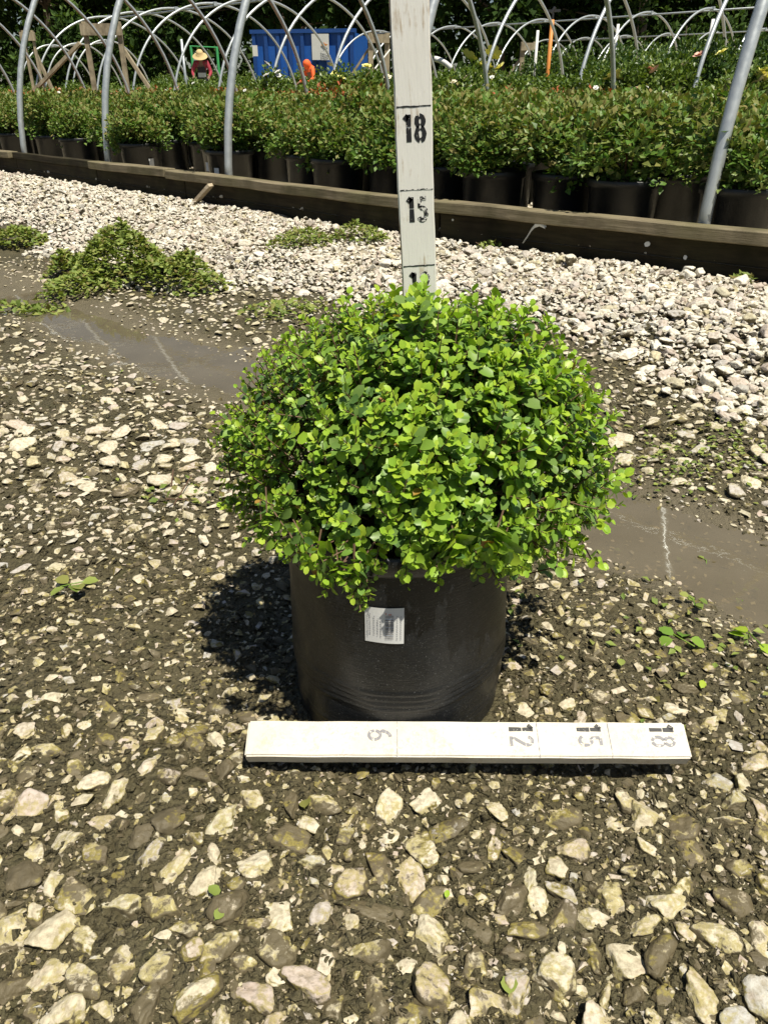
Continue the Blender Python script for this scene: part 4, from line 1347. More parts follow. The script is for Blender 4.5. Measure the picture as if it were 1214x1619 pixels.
# board leaning on the foot of the pot
BX0, BX1, BY0, BY1 = BOARD
WB = 0.0385; TB = 0.018; TILT = math.radians(22)
gb = empty("measuring_board", ((BX0 + BX1) / 2, 0.5595, 0.0365))          # origin: near upper arris
tag(gb, "white-painted measuring board lying on stones at the foot of the pot", "measuring board")
gb.rotation_euler = (TILT, 0, math.radians(-0.35))
LB = BX1 - BX0
bm = bmesh.new(); bmesh.ops.create_cube(bm, size=1)
for v in bm.verts: v.co = Vector((v.co.x * LB, (v.co.y + 0.5) * WB, (v.co.z - 0.5) * TB))
bmesh.ops.subdivide_edges(bm, edges=[e for e in bm.edges if abs((e.verts[0].co - e.verts[1].co).x) > 0.2], cuts=30)
bmesh.ops.bevel(bm, geom=[e for e in bm.edges if e.is_manifold and e.calc_face_angle(0) > 1], offset=0.0018, segments=3, affect='EDGES')
for v in bm.verts: v.co.y += 0.0008 * mnoise.noise(Vector((v.co.x * 22, v.co.y, 2.2)))
me = bpy.data.meshes.new("board_body"); bm.to_mesh(me); bm.free(); me.materials.append(M['paint2'])
o = link("board_body", me); o.parent = gb
def bface(p): return Vector((p.y, WB - p.x, 0.0004 + p.z))     # text runs down the face, tops point right
def bx(px): return (px - 607) / F * 0.7825 - (BX0 + BX1) / 2
for txt, px in (("6", 628), ("12", 852), ("15", 966), ("18", 1086)):
    x1 = bx(px)
    if txt != "18":
        mb = MB(); ribbon(mb, [(0.001 + 0.00385 * i, x1) for i in range(11)], 0.0008, bface, 0.5)
        o = mb.build("inch_line", M['ink_faded'], None); o.parent = gb
    for j, ch in enumerate(txt):
        mb = MB(); sc = 0.0250
        y0 = (0.0008 if len(txt) == 2 else 0.009) + j * 0.0138
        xo = {"6": -0.0305, "12": -0.0295, "15": -0.033, "18": -0.0355}[txt]
        for st_ in GLY[ch]:
            ribbon(mb, [(y0 + x * sc * 0.86, x1 + xo + y * sc) for x, y in st_], 0.0044 if ch == '1' else 0.0032, bface, 0.15)
        o = mb.build("numeral", M['ink' if ch == '1' else 'ink_faded'], None); o.parent = gb
        o["label"] = "faded stencilled numeral %s of the %s inch mark" % (ch, txt)

# ================================================================== CLIPPINGS, WEEDS, FALLEN LEAVES
def heap(name, centers, n, size, label, cat, seed, mats=None):
    """centers: (x, y, rx, ry, h) mounds in world coordinates"""
    r = np.random.default_rng(seed)
    C = np.array(centers, float); w = C[:, 2] * C[:, 3] * (1 + 3 * C[:, 4]); w = w / w.sum()
    k = r.choice(len(C), n, p=w)
    a = r.uniform(0, 6.28, n); q = np.sqrt(r.random(n)) * r.uniform(0.8, 1.12, n)
    X = C[k, 0] + np.cos(a) * q * C[k, 2]; Y = C[k, 1] + np.sin(a) * q * C[k, 3]
    top = np.zeros(n)
    for c in C:
        dd = ((X - c[0]) / c[2]) ** 2 + ((Y - c[1]) / c[3]) ** 2
        top = np.maximum(top, c[4] * np.clip(1 - dd, 0, 1) ** 0.8)
    top = top * (1 + 0.5 * fbm(X * 14, Y * 14, 2))
    Z = gh(X, Y) + top * (1 - 0.35 * r.random(n) ** 2) + 0.006
    d = rdir(n, r); d[:, 2] = np.abs(d[:, 2]) * 0.5
    A = frames(d, rdir(n, r) * 0.6 + np.array([0, 0, 1.0])) * (size * r.uniform(0.5, 1.3, n))[:, None, None]
    V, Ft = instance_np(LS, r.integers(0, 3, n), A, np.stack([X, Y, Z], -1))
    c0 = Vector((C[0, 0], C[0, 1], float(gh(C[0, 0], C[0, 1]))))
    root = empty(name, c0); tag(root, label, cat)
    o = attach(link("leaves", mesh_np("leaves", V, [Ft], mats or M['clip'])), root); o["kind"] = "stuff"
    mb = MB(); rq = random.Random(seed)
    for _ in range(max(3, n // 60)):
        c = C[rq.randrange(len(C))]; x = c[0] + rq.uniform(-0.7, 0.7) * c[2]; y = c[1] + rq.uniform(-0.7, 0.7) * c[3]
        z = float(gh(x, y)) + c[4] * rq.uniform(0.1, 0.5)
        aa = rq.uniform(0, 6.28); l = rq.uniform(0.03, 0.07)
        mb.tube([(x, y, z), (x + l * math.cos(aa), y + l * math.sin(aa), z + rq.uniform(0, 0.03))], 0.0012, 4, False)
    attach(mb.build("stems", M['twig']), root)["kind"] = "stuff"
    return root
def gp(x, y, h=0.02):
    p = pixg(x, y, h); return p.x, p.y
a = gp(185, 440); b = gp(265, 450); c = gp(120, 455); d = gp(320, 462)
mounds = [(a[0], a[1] + 0.08, 0.19, 0.18, 0.15), (b[0] + 0.02, b[1] + 0.05, 0.14, 0.13, 0.10), (c[0], c[1] + 0.05, 0.15, 0.14, 0.045), (d[0], d[1] + 0.05, 0.09, 0.09, 0.05)]
rm = random.Random(41)
for _ in range(16): mounds.append((a[0] + rm.uniform(-0.28, 0.34), a[1] + rm.uniform(-0.1, 0.2), rm.uniform(0.05, 0.09), rm.uniform(0.05, 0.09), rm.uniform(0.02, 0.09)))
heap("clippings_pile", mounds, 7000, 0.023, "large heap of wilting green clippings left of the shrub near the planks", "clippings", 1)
a = gp(22, 382)
heap("clippings_pile", [(a[0], a[1], 0.16, 0.13, 0.06)], 900, 0.026, "small flat clump of green clippings at the left edge", "clippings", 2)
a = gp(475, 410); b = gp(570, 408)
heap("weed_patch", [(a[0], a[1], 0.15, 0.11, 0.05), (b[0], b[1], 0.13, 0.09, 0.06)], 1300, 0.020, "low weeds growing in pale gravel left of the upright stick", "weeds", 3)
a = gp(450, 492); 
heap("weed_patch", [(a[0], a[1], 0.14, 0.12, 0.02)], 240, 0.022, "sparse weeds in the mud just behind the shrub's left shoulder", "weeds", 4)
a = gp(30, 475)
heap("weed_patch", [(a[0], a[1], 0.16, 0.08, 0.02)], 200, 0.026, "thin green weeds beside the left end of the puddle", "weeds", 5)
a = gp(300, 768)
heap("weed_patch", [(a[0], a[1], 0.09, 0.05, 0.006)], 40, 0.015, "flattened weeds touching the shrub's lower left leaves", "weeds", 6)
a = gp(1170, 460, 0.06)
heap("weed_patch", [(a[0], a[1], 0.035, 0.03, 0.03)], 60, 0.02, "little weed tuft in the pale gravel at the right edge", "weeds", 7)
a = gp(770, 400, 0.07)
heap("weed_patch", [(a[0], a[1], 0.05, 0.04, 0.025)], 70, 0.02, "little yellow-green tuft in the pale gravel below the planks", "weeds", 8)
# loose leaf litter on the mud to the right of the shrub, and here and there
r = np.random.default_rng(31); n = 620
lx = []; ly = []
for (x, y, sx, sy, k) in ((1110, 725, 90, 28, 380), (1180, 700, 60, 40, 110), (1120, 1010, 80, 60, 50), (250, 590, 200, 110, 40), (830, 960, 120, 60, 40)):
    for _ in range(k):
        p = pixg(x + r.normal() * sx, min(1600, max(420, y + r.normal() * sy)), 0.0); lx.append(p.x); ly.append(p.y)
lx = np.array(lx); ly = np.array(ly)
keep = (np.hypot(lx - POT[0], ly - POT[1]) > 0.15); lx, ly = lx[keep], ly[keep]; n = len(lx)
d = rdir(n, r); d[:, 2] *= 0.2
A = frames(d, rdir(n, r) * 0.35 + np.array([0, 0, 1.0])) * (0.013 * r.uniform(0.5, 1.3, n))[:, None, None]
V, Ft = instance_np(LS, r.integers(0, 3, n), A, np.stack([lx, ly, gh(lx, ly) + 0.006], -1))
o = link("leaf_litter", mesh_np("leaf_litter", V, [Ft], M['clip']))
tag(o, "small green leaf clippings strewn over the mud right of the shrub", "leaf litter", kind="stuff")
# single fallen leaves and sprigs
LFM = {k: mesh_np("leaf_blade", LV[i][0], [LV[i][1]], M[k], None, True) for i, k in enumerate(('clip', 'lime', 'green'))}
def fallen(x, y, s, kind, label, nleaf=1):
    p = pixg(x, y, 0.004); z = float(gh(p.x, p.y)) + 0.009
    root = empty("fallen_sprig" if nleaf > 1 else "fallen_leaf", (p.x, p.y, z))
    tag(root, label, "sprig" if nleaf > 1 else "leaf")
    for k in range(nleaf):
        o = bpy.data.objects.new("leaf_blade", LFM[kind]); COL.objects.link(o); o.parent = root
        a = random.uniform(0, 6.28)
        o.location = (math.cos(a) * s * 0.45 * (nleaf > 1), math.sin(a) * s * 0.45 * (nleaf > 1), 0.002 * k)
        o.rotation_euler = (random.uniform(-0.3, 0.3), random.uniform(-0.3, 0.3), a - math.pi / 2); o.scale = (s, s, s)
    if nleaf > 1:
        mb = MB(); a = random.uniform(0, 6.28)
        mb.tube([(-s * 0.8 * math.cos(a), -s * 0.8 * math.sin(a), 0.001), (0, 0, 0.004), (s * 0.9 * math.cos(a + 0.4), s * 0.9 * math.sin(a + 0.4), 0.002)], 0.0009, 5)
        st2 = mb.build("stem", M['green'], root)
fallen(805, 1575, 0.016, 'clip', "single green leaf lying near the bottom edge right of centre")
fallen(482, 1284, 0.015, 'clip', "single pale leaf lying below the measuring board's left half")
fallen(332, 1412, 0.013, 'clip', "narrow green leaf lying on stones at the lower left")
fallen(342, 1470, 0.011, 'clip', "small green leaf on a pale stone at the lower left")
fallen(705, 1420, 0.007, 'lime', "tiny bright green leaf scrap in the mud below the board's centre")
fallen(120, 940, 0.022, 'clip', "green sprig of round leaves lying on the mud at the left", 5)
fallen(1075, 1015, 0.021, 'green', "green sprig of toothed leaves lying right of the pot", 4)
fallen(1095, 950, 0.013, 'clip', "small leafy sprig at the near edge of the right puddle", 5)
fallen(1190, 1012, 0.020, 'lime', "yellow-green sprig lying at the right edge of the picture", 4)
fallen(980, 1060, 0.012, 'clip', "loose pale leaf lying above the measuring board's right end")
fallen(1110, 1080, 0.012, 'lime', "loose bright leaf among stones beyond the board's right end")
fallen(1120, 870, 0.011, 'clip', "tiny sprig floating in the right puddle", 3)

# ================================================================== SMALL THINGS BY THE PLANKS
p = tu(3.07, edge_u(3.07) - 0.10, 0.085); q = tu(2.93, edge_u(2.93) - 0.055, 0.20)
mb = MB(); mb.bar(p, q, 0.042, 0.018)
o = mb.build("wood_stake", M['stake'], None, False, 0.002)
tag(o, "pale split wood stake leaning against the dark planks", "stake")
# torn white film caught on the plank face
c0 = tu(0.86, edge_u(0.86) - 0.012, 0.165)
mb = MB()
e3 = Vector((ED[0], ED[1], 0)); n3 = Vector((EN[0], EN[1], 0)); up = Vector((0, 0, 1))
pts = [(-0.045, 0.02), (-0.02, 0.035), (0.0, 0.03), (0.015, 0.012), (0.03, -0.015), (0.05, -0.045)]
wd = [0.006, 0.016, 0.02, 0.016, 0.008, 0.004]
V = []
for (a_, b_), w_ in zip(pts, wd):
    base = c0 + e3 * a_ + up * b_
    for s, off in ((-1, 0.004), (0, 0.014), (1, 0.003)): V.append(base + up * s * w_ * 0.8 - e3 * s * w_ * 0.3 - n3 * off)
mb.add(V, [(3 * i + s, 3 * i + s + 1, 3 * i + s + 4, 3 * i + s + 3) for i in range(5) for s in (0, 1)])
o = mb.build("film_scrap", M['film'], None, True); tag(o, "torn white plastic scrap caught on the dark plank face", "plastic scrap")
for i, (t, z, s) in enumerate(((0.42, 0.165, 0.011), (0.28, 0.135, 0.008), (-0.05, 0.16, 0.008), (1.25, 0.175, 0.005))):
    pp = tu(t, edge_u(t) - 0.0085, z); mb = MB()
    V = [pp + e3 * s * math.cos(k) * random.uniform(0.7, 1.1) + up * s * math.sin(k) * random.uniform(0.7, 1.1) - n3 * 0.0015 for k in np.linspace(0, 5.4, 7)]
    V += [v + n3 * 0.003 for v in V]
    mb.add(V, [tuple(range(7)), tuple(range(13, 6, -1))] + [(k, (k + 1) % 7, 7 + (k + 1) % 7, 7 + k) for k in range(7)])
    attach(mb.build("paint_fleck", M['film']), edging)
pp = tu(1.40, edge_u(1.40) + 0.03, 0.247); mb = MB()
mb.box(pp + up * 0.016, (0.018, 0.004, 0.034), Matrix.Rotation(math.atan2(ED[1], ED[0]), 3, 'Z')); mb.box(pp + up * 0.001 + n3 * 0.008, (0.018, 0.02, 0.003), Matrix.Rotation(math.atan2(ED[1], ED[0]), 3, 'Z'))
o = mb.build("metal_bracket", M['galv']); tag(o, "small bent metal bracket on the cap plank right of the upright stick", "bracket")

# ================================================================== FAR THINGS
GZ = 0.125
def far_up(x, ytop, Y):
    p = pix(x, ytop, Y); return p
# blue container
Yc = 27.0
pl_ = pix(398, 53, Yc); pr_ = pix(560, 53, Yc - 0.6); pe_ = pix(581, 54, Yc + 1.6)
top = pl_.z
cont = empty("blue_container", (pl_.x, pl_.y, GZ))
tag(cont, "tall ribbed blue waste container standing beyond the hoop frames", "container")
def wallbox(a, b, z0, z1, th, name, mat_, parent=cont):
    a = Vector((a.x, a.y, 0)); b = Vector((b.x, b.y, 0)); mb = MB()
    dd = (b - a).normalized(); nn = Vector((-dd.y, dd.x, 0))
    V = [a, b, b + nn * th, a + nn * th]
    mb.add([v + up * z0 for v in V] + [v + up * z1 for v in V], [(3, 2, 1, 0), (4, 5, 6, 7), (0, 1, 5, 4), (1, 2, 6, 5), (2, 3, 7, 6), (3, 0, 4, 7)])
    return attach(mb.build(name, mat_), parent)
back_l = pl_ + (pe_ - pr_); 
wallbox(pl_, pr_, GZ + 0.15, top, 0.08, "side_wall", M['blue'])
wallbox(pr_, pe_, GZ + 0.15, top, 0.08, "end_wall", M['blue'])
wallbox(pe_, back_l, GZ + 0.15, top, 0.08, "side_wall", M['blue'])
wallbox(back_l, pl_, GZ + 0.15, top, 0.08, "end_wall", M['blue'])
dd = (pr_ - pl_); dl = dd.length; dd.normalize(); nn = Vector((dd.y, -dd.x, 0))
for k in range(9):
    a_ = pl_ + dd * (0.02 + (dl - 0.14) * k / 8) + nn * 0.07
    wallbox(a_, a_ + dd * 0.10, GZ + 0.15, top - 0.02, 0.075, "rib", M['blue_dark'])
wallbox(pl_ + nn * 0.09 - dd * 0.03, pr_ + nn * 0.09 + dd * 0.05, top - 0.01, top + 0.09, 0.18, "top_rail", M['blue_dark'])
wallbox(pl_ + nn * 0.08, pr_ + nn * 0.08, GZ + 0.9, GZ + 0.98, 0.07, "rail", M['blue_dark'])
# white board with its small orange mark
wa = pix(494, 53, Yc - 0.5); wb = pix(521, 53, Yc - 0.55)
z1 = pix(507, 54, Yc - 0.5).z; z0 = pix(507, 95, Yc - 0.5).z
sg = empty("white_notice_board", (wa.x, wa.y - 0.15, z0)); tag(sg, "white notice board with an orange mark hung on the blue container", "notice board")
wallbox(wa - nn * -0.12, wb - nn * -0.12, z0, z1, 0.04, "board", M['white_panel'], sg)
zc = (z0 + z1) / 2 + 0.05; mc = (wa + wb) / 2 + dd * 0.13
mb = MB(); base = Vector((mc.x, mc.y, zc)) + nn * 0.135
ptsm = [(-0.11, 0.0), (-0.04, 0.025), (-0.03, 0.07), (0.02, 0.03), (0.11, 0.01), (0.03, -0.03), (0.0, -0.07), (-0.05, -0.03)]
V = [base + dd * a_ + up * b_ for a_, b_ in ptsm]; V += [v - nn * 0.01 for v in V]; m_ = len(ptsm)
mb.add(V, [tuple(range(m_)), tuple(range(2 * m_ - 1, m_ - 1, -1))] + [(k, m_ + k, m_ + (k + 1) % m_, (k + 1) % m_) for k in range(m_)])
attach(mb.build("orange_mark", M['orange']), sg)
mb = MB(); rq = random.Random(2)
for row in range(5):
    x = -0.12
    while x < 0.14:
        w = rq.uniform(0.02, 0.05); bb = base + dd * (x + w / 2) + up * (-0.16 - 0.055 * row); mb.bar(bb - dd * w / 2, bb + dd * w / 2, 0.008, 0.018); x += w + 0.015
attach(mb.build("printed_lines", M['print_light']), sg)
wa = pix(401, 72, Yc - 0.2); wb = pix(409, 72, Yc - 0.2)
o2 = empty("small_sign", (wa.x, wa.y - 0.1, wa.z - 0.2)); tag(o2, "small white sign on the left end of the blue container", "sign")
wallbox(wa + nn * 0.12, wb + nn * 0.12, wa.z - 0.28, wa.z, 0.02, "plate", M['white_panel'], o2)

# timber H frames
def timber_frame(x0, x1, ytop, ybeam, Y, label, braces=(), thick=0.09):
    a = pix(x0, ytop, Y); b = pix(x1, ytop, Y)
    root = empty("timber_frame", (a.x, a.y, GZ)); tag(root, label, "timber frame")
    zb = pix(x0, ybeam, Y).z
    for p_ in (a, b):
        mb = MB(); mb.bar((p_.x, p_.y, GZ), (p_.x, p_.y, p_.z), thick, thick, (0, 1, 0)); attach(mb.build("post", M['timber']), root)
    mb = MB(); mb.bar((a.x - 0.06, a.y - thick * 0.75, (zb + a.z) / 2 - 0.03), (b.x + 0.06, b.y - thick * 0.75, (zb + a.z) / 2 - 0.03), (a.z - zb), 0.045, (0, 1, 0)); attach(mb.build("beam", M['timber']), root)
    for (xa, ya, xb, yb) in braces:
        p_ = pix(xa, ya, Y + 0.1); q_ = pix(xb, yb, Y + 0.1)
        d_ = (q_ - p_); q_ = p_ + d_ * ((GZ - p_.z) / d_.z) if d_.z < -0.05 else q_
        mb = MB(); mb.bar(p_, q_, 0.05, 0.10, (0, 1, 0)); attach(mb.build("brace", M['timber']), root)
    return root
timber_frame(133, 187, 34, 53, 15.0, "weathered timber frame with diagonal braces beyond the arches at the left", ((127, 68, 60, 138), (196, 78, 216, 108)), 0.07)
timber_frame(36, 51, 48, 62, 19.0, "small far timber frame at the left edge", ((54, 78, 66, 104),), 0.05)
timber_frame(827, 846, 66, 78, 24.0, "small timber frame under the farthest arches right of the upright stick", ((828, 84, 814, 104),), 0.12)
timber_frame(586, 612, 52, 66, 22.0, "timber frame partly hidden by the upright stick", ((585, 74, 560, 112),), 0.12)
# white boards leaning by the stick
a = pix(590, 112, 20); b = pix(614, 82, 20.3)
mb = MB(); mb.bar(a, b, 0.03, 0.24, (0, 1, 0)); o = mb.build("white_board", M['white_panel'], None, False, 0.005); tag(o, "white board propped at a slant just left of the upright stick", "board")
p_ = [pix(686 + 28 * s, 93 + 14 * s * s + 2 * s, 15.0) for s in np.linspace(0, 1, 9)]
mb = MB(); mb.tube(p_, 0.045, 8); o = mb.build("white_pipe", M['white_plastic'], None, True); tag(o, "bent white plastic pipe lying beyond the bushes right of the upright stick", "pipe")
# sprinkler risers
def riser(x, ytop, Y, mat_, label, head=True, r=0.035):
    p_ = pix(x, ytop, Y); root = empty("sprinkler_riser", (p_.x, p_.y, GZ)); tag(root, label, "sprinkler riser")
    mb = MB(); mb.tube([(p_.x, p_.y, GZ), (p_.x, p_.y, p_.z)], r, 10); attach(mb.build("post", mat_, None, True), root)
    if head:
        mb = MB(); mb.tube([(p_.x, p_.y, p_.z), (p_.x, p_.y, p_.z + 0.12)], 0.02, 8); mb.bar((p_.x - 0.13, p_.y, p_.z + 0.13), (p_.x + 0.13, p_.y, p_.z + 0.14), 0.04, 0.04)
        mb.tube([(p_.x - 0.03, p_.y, p_.z + 0.1), (p_.x + 0.03, p_.y, p_.z + 0.19)], 0.03, 8)
        attach(mb.build("sprinkler_head", M['dark_metal']), root)
    return root
riser(873, 31, 16.5, M['orange'], "orange sprinkler post standing in front of the far arches")
riser(850, 48, 19, M['white_plastic'], "short white sprinkler riser left of the orange post", False, 0.03)
riser(977, 38, 19, M['white_plastic'], "short white sprinkler riser right of the orange post", False, 0.03)
riser(1127, 30, 17, M['white_plastic'], "white sprinkler riser near the nearest right-hand pole", False, 0.03)
riser(287, 62, 17, M['galv'], "grey upright pipe left of the green frame", False, 0.025)
# green pipe frame
a = pix(302, 73, 27); b = pix(343, 75, 27)
mb = MB(); mb.tube([(a.x, a.y, GZ), (a.x, a.y, a.z), (b.x, b.y, b.z), (b.x, b.y, GZ)], 0.045, 8, True)
o = mb.build("green_pipe_frame", M['green_paint']); tag(o, "bright green pipe frame standing behind the person in the straw hat", "pipe frame")

# ---------------------------------------------------------------- people
def skin_mesh(name, verts, edges, rads, mat_, parent, sub=2):
    me = bpy.data.meshes.new(name); me.from_pydata(verts, edges, [])
    o = link(name, me, parent)
    md = o.modifiers.new("skin", 'SKIN'); md.use_smooth_shade = True
    for i, rv in enumerate(rads): me.skin_vertices[0].data[i].radius = (rv, rv) if not hasattr(rv, '__len__') else rv
    me.skin_vertices[0].data[0].use_root = True
    ss = o.modifiers.new("sub", 'SUBSURF'); ss.levels = sub; ss.render_levels = sub
    me.materials.append(mat_)
    return o
def figure(loc, rz, label, top_mat, bottom_mat, bend, hood, hat, apron):
    """standing figure 1.62 m tall, bending forward at the hips by `bend` radians; faces local -y"""
    root = empty("person", loc, rz); tag(root, label, "person")
    def bt(p):
        p = Vector(p) - Vector((0, 0, 0.90)); c, s = math.cos(bend), math.sin(bend)
        return Vector((p.x, p.y * c - p.z * s, p.y * s + p.z * c + 0.90))
    hipz = 0.90
    J = {'pelvis': Vector((0, 0, hipz)), 'waist': bt((0, 0, 1.06)), 'chest': bt((0, 0, 1.24)), 'neck': bt((0, 0.0, 1.39)), 'head': bt((0, -0.03 - 0.05 * bend, 1.47)), 'crown': bt((0, -0.03 - 0.06 * bend, 1.57)),
         'hl': Vector((0.10, 0, 0.88)), 'kl': Vector((0.11, -0.05, 0.48)), 'al': Vector((0.11, 0.02, 0.08)), 'tl': Vector((0.12, -0.13, 0.03)),
         'hr': Vector((-0.10, 0, 0.88)), 'kr': Vector((-0.11, -0.02, 0.48)), 'ar': Vector((-0.11, 0.04, 0.08)), 'tr': Vector((-0.12, -0.11, 0.03)),
         'sl': bt((0.17, 0, 1.33)), 'sr': bt((-0.17, 0, 1.33))}
    J['el'] = J['sl'] + Vector((0.09, -0.04, -0.25)); J['wl'] = J['el'] + Vector((-0.04, -0.20, -0.10)); J['ml'] = J['wl'] + Vector((-0.01, -0.075, -0.03))
    J['er'] = J['sr'] + Vector((-0.09, -0.04, -0.25)); J['wr'] = J['er'] + Vector((0.04, -0.20, -0.10)); J['mr'] = J['wr'] + Vector((0.01, -0.075, -0.03))
    R = {'pelvis': (0.13, 0.10), 'waist': (0.115, 0.085), 'chest': (0.14, 0.10), 'neck': 0.05, 'head': (0.078, 0.09), 'crown': (0.06, 0.07), 'hl': 0.085, 'kl': 0.06, 'al': 0.042, 'tl': 0.035,
         'hr': 0.085, 'kr': 0.06, 'ar': 0.042, 'tr': 0.035, 'sl': 0.06, 'sr': 0.06, 'el': 0.042, 'er': 0.042, 'wl': 0.028, 'wr': 0.028, 'ml': 0.03, 'mr': 0.03}
    E_ = [('pelvis', 'waist'), ('waist', 'chest'), ('chest', 'neck'), ('neck', 'head'), ('head', 'crown'), ('pelvis', 'hl'), ('hl', 'kl'), ('kl', 'al'), ('al', 'tl'), ('pelvis', 'hr'), ('hr', 'kr'), ('kr', 'ar'), ('ar', 'tr'),
          ('chest', 'sl'), ('sl', 'el'), ('el', 'wl'), ('wl', 'ml'), ('chest', 'sr'), ('sr', 'er'), ('er', 'wr'), ('wr', 'mr')]
    for s, m_ in ((1, 'ml'), (-1, 'mr')):
        for k in range(5):
            o1 = Vector(((k - 1.5) * 0.02 * s, -0.03, -0.012)) if k < 4 else Vector((-0.045 * s, -0.01, 0.01))
            n1, n2 = m_ + 'f%d' % k, m_ + 'g%d' % k
            ln = (0.03, 0.036, 0.033, 0.026, 0.02)[k]
            J[n1] = J[m_] + o1; J[n2] = J[n1] + Vector((0, -ln * 0.6, -ln)); R[n1] = 0.0095; R[n2] = 0.008
            E_ += [(m_, n1), (n1, n2)]
    def sub_(nm, names, grow, mat_):
        idx = {n_: i for i, n_ in enumerate(names)}
        g = lambda rv: tuple(x * grow + 0.006 for x in rv) if hasattr(rv, '__len__') else rv * grow + 0.006
        return skin_mesh(nm, [J[n_] for n_ in names], [(idx[a_], idx[b_]) for a_, b_ in E_ if a_ in idx and b_ in idx], [g(R[n_]) for n_ in names] if grow else [R[n_] for n_ in names], mat_, root, 2)
    sub_("body", ['pelvis'] + [k for k in J if k != 'pelvis'], 0, M['skin'])
    sub_("top", ['waist', 'chest', 'sl', 'el', 'wl', 'sr', 'er', 'wr'], 1.10, top_mat)
    sub_("trousers", ['pelvis', 'hl', 'kl', 'al', 'hr', 'kr', 'ar'], 1.12, bottom_mat)
    hd = J['head']; fw = (J['crown'] - J['neck']).normalized(); face_dir = Vector((0, -1, 0)); face_dir = (face_dir - fw * face_dir.dot(fw)).normalized()
    for s in (-1, 1):
        mb = MB(); c_ = hd + face_dir * 0.085 + Vector((s * 0.03, 0, 0)) + fw * 0.015; mb.tube([c_, c_ + face_dir * 0.008], [0.011, 0.006], 8); mb.build("eye", M['hair'], root)
    mb = MB(); c_ = hd + face_dir * 0.08; mb.tube([c_ + fw * 0.02, c_ - fw * 0.015 + face_dir * 0.022], [0.008, 0.015], 6); mb.build("nose", M['skin'], root)
    mb = MB(); c_ = hd + face_dir * 0.083 - fw * 0.045; mb.bar(c_ - Vector((0.022, 0, 0)), c_ + Vector((0.022, 0, 0)), 0.008, 0.008); mb.build("mouth", M['red_cloth'], root)
    Q = Matrix((fw.cross(face_dir), -face_dir, fw)).transposed()
    def lathe_at(c_, prof, name, mat_, Qm=Q):
        mb = MB(); mb.lathe(prof, n=28); mb.V = [tuple(Qm @ Vector(v) + c_) for v in mb.V]; return mb.build(name, mat_, root, True)
    if hood:
        lathe_at(hd + fw * 0.02 - face_dir * 0.012, [(0.10, -0.12), (0.118, -0.06), (0.124, 0.0), (0.112, 0.06), (0.075, 0.105), (0.001, 0.125)], "hood", top_mat)
        lathe_at(J['neck'], [(0.15, -0.08), (0.12, -0.02), (0.10, 0.03)], "collar", top_mat)
    else:
        lathe_at(hd + fw * 0.03 - face_dir * 0.02, [(0.085, -0.09), (0.1, -0.03), (0.1, 0.04), (0.06, 0.085), (0.001, 0.095)], "hair", M['hair'])
    if hat:
        lathe_at(hd + fw * 0.075, [(0.215, -0.045), (0.19, -0.025), (0.105, 0.0), (0.098, 0.07), (0.07, 0.115), (0.001, 0.122)], "straw_hat", M['straw'])
        lathe_at(hd + fw * 0.072, [(0.213, -0.047), (0.188, -0.029), (0.103, -0.006)], "hat_brim", M['straw'])
    if apron:
        mb = MB(); P_ = [bt((x_, -0.125 - 0.01 * (1 - (x_ / 0.13) ** 2), z_)) for z_ in (0.98, 1.10, 1.24) for x_ in (-0.11, 0, 0.11)]
        mb.add(P_, [(0, 1, 4, 3), (1, 2, 5, 4)]); mb.m = 1; mb.add(P_[3:], [(0, 1, 4, 3), (1, 2, 5, 4)])
        mb.build("vest", [M['pale_cloth'], M['dark_cloth']], root)
    return root
p_ = pix(317, 81, 25.5)
figure((p_.x, p_.y, GZ + (p_.z - GZ - 1.60)), 0.1, "person in a straw hat and crimson top standing among the far bushes", M['red_cloth'], M['dark_cloth'], 0.25, False, True, True)
p_ = pix(492, 92, 23.0)
hgt_ = p_.z - GZ
fg = figure((p_.x + 0.05, p_.y, GZ), -0.9, "person in an orange hooded top bending over before the blue container", M['orange_cloth'], M['orange_cloth'], 0.35, True, False, False)
s_ = hgt_ / 1.60; fg.scale = (s_, s_, s_)

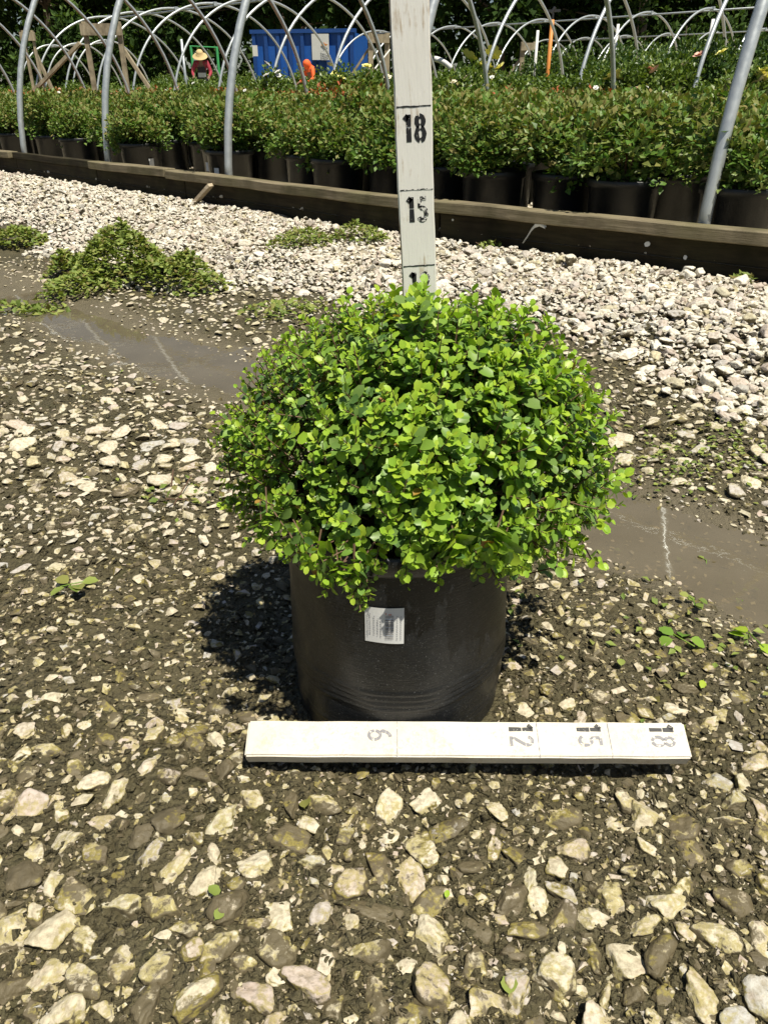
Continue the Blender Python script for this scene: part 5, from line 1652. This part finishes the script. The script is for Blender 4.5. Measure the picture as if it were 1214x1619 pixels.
# ================================================================== TREES
def tree(x, y, h, crown_r, z_low, n, label, seed, mat_, light=0.0, size=0.30):
    r = random.Random(seed); rn = np.random.default_rng(seed)
    root = empty("tree", (x, y, GZ)); tag(root, label, "tree", "trees beyond the hoop frames")
    mb = MB(); tr = r.uniform(0.16, 0.26); lx_, ly_ = r.uniform(-0.4, 0.4), r.uniform(-0.4, 0.4)
    top_ = Vector((lx_, ly_, h * 0.85))
    trunk = [Vector((0, 0, -0.1)), Vector((0, 0, 0.3)), top_ * 0.35, top_ * 0.7, top_]
    mb.tube(trunk, [tr * 1.35, tr, tr * 0.8, tr * 0.5, 0.04], 10, False)
    for k in range(8):
        f = r.uniform(0.3, 0.85); b0 = top_ * f; a_ = 6.283 * k / 8 + r.uniform(-0.3, 0.3); L = crown_r * r.uniform(0.5, 0.85)
        mb.tube([b0, b0 + Vector((math.cos(a_) * L * 0.5, math.sin(a_) * L * 0.5, L * 0.25)), b0 + Vector((math.cos(a_) * L, math.sin(a_) * L, L * 0.3))], [tr * 0.35, tr * 0.22, 0.02], 6, False)
    mb.build("trunk", M['bark'], root, True)
    nc = 46; C = []
    for k in range(nc):
        z_ = z_low + (h - z_low) * r.random(); prof = math.sin(math.pi * min(0.97, 0.16 + 0.84 * (z_ - z_low) / (h - z_low))) ** 0.6
        a_ = r.uniform(0, 6.283); q_ = crown_r * prof * math.sqrt(r.uniform(0.15, 1))
        C.append((q_ * math.cos(a_), q_ * math.sin(a_), z_, crown_r * r.uniform(0.22, 0.36)))
    C = np.array(C); pk = rn.integers(0, nc, n); d_ = rdir(n, rn)
    P = C[pk, :3] + d_ * (C[pk, 3] * rn.random(n) ** 0.4)[:, None] * np.array([1, 1, 0.75])
    P[:, 2] = np.maximum(P[:, 2], z_low * 0.6)
    A = frames(d_ + rdir(n, rn) * 0.8 - np.array([0, 0, 0.3]), d_ * 0.6 + np.array([0, 0, 1.0]) + rdir(n, rn) * 0.5) * (size * rn.uniform(0.6, 1.4, n))[:, None, None]
    V, Ft = instance_np(LS, rn.integers(0, 3, n), A, P)
    link("crown", mesh_np("crown", V, [Ft], mat_), root)
    return root
places = ["at the far left", "left of the timber frame", "behind the timber frame", "behind the person in the straw hat", "behind the left end of the blue container", "behind the blue container's right end",
          "behind the upright stick", "behind the orange sprinkler post", "behind the farthest arches", "behind the nearest right-hand pole", "at the far right"]
rt = random.Random(6)
for k in range(11):
    X = -21 + 4.2 * k + rt.uniform(-0.8, 0.8)
    tree(X, 33.5 + rt.uniform(-1.5, 2.0), rt.uniform(6.2, 7.8), rt.uniform(2.9, 3.6), rt.uniform(2.4, 3.6), 8500, "dark leafy broad-crowned tree %s" % places[k], 200 + k, M['tree'])
# understorey at the wood's edge, its sunlit look put into lighter leaf colour
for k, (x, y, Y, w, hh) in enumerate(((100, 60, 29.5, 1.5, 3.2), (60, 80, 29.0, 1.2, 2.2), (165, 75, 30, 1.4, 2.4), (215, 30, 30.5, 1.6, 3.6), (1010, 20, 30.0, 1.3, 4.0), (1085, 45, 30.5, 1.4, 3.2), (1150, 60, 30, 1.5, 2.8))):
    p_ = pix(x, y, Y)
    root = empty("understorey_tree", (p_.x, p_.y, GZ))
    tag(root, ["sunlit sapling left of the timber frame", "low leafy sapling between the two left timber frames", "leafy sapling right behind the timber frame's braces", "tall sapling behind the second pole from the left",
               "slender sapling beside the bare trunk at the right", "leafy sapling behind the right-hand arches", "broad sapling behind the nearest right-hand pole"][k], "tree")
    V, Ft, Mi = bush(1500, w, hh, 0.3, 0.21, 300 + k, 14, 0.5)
    link("crown", mesh_np("crown", V, [Ft], [M['tree'], M['tree_sunlit']], Mi), root)
    mb = MB(); mb.tube([(0, 0, -0.05), (0.05, 0, hh * 0.4), (0, 0.05, hh * 0.8)], [0.07, 0.05, 0.02], 7, False); mb.build("trunk", M['bark'], root, True)
mb = MB(); p_ = pix(1015, 30, 30.8)
root = empty("tree", (p_.x, p_.y, GZ)); tag(root, "bare pale trunk rising between the far right arches", "tree")
mb.tube([(0, 0, -0.1), (0.05, 0, 1.6), (-0.1, 0, 4.2), (0.1, 0, 8.0)], [0.24, 0.2, 0.17, 0.08], 10, False); mb.build("trunk", M['bark'], root, True)
V, Ft, Mi = bush(2500, 2.2, 4.0, 6.0, 0.3, 399, 14, 0.0); link("crown", mesh_np("crown", V, [Ft], [M['tree'], M['tree']], Mi), root)
# the wood behind reads as one dark mass
rn = np.random.default_rng(9); n = 34000
P = np.stack([rn.uniform(-48, 48, n), 38 + 12 * rn.random(n), rn.uniform(0, 7.0, n)], -1)
A = frames(rdir(n, rn), rdir(n, rn) + np.array([0, -0.3, 0.8])) * (0.55 * rn.uniform(0.6, 1.4, n))[:, None, None]
V, Ft = instance_np(LS, rn.integers(0, 3, n), A, P)
o = link("woodland", mesh_np("woodland", V, [Ft], M['tree'])); tag(o, "dense dark woodland behind the hoop frames", "woodland", kind="stuff")
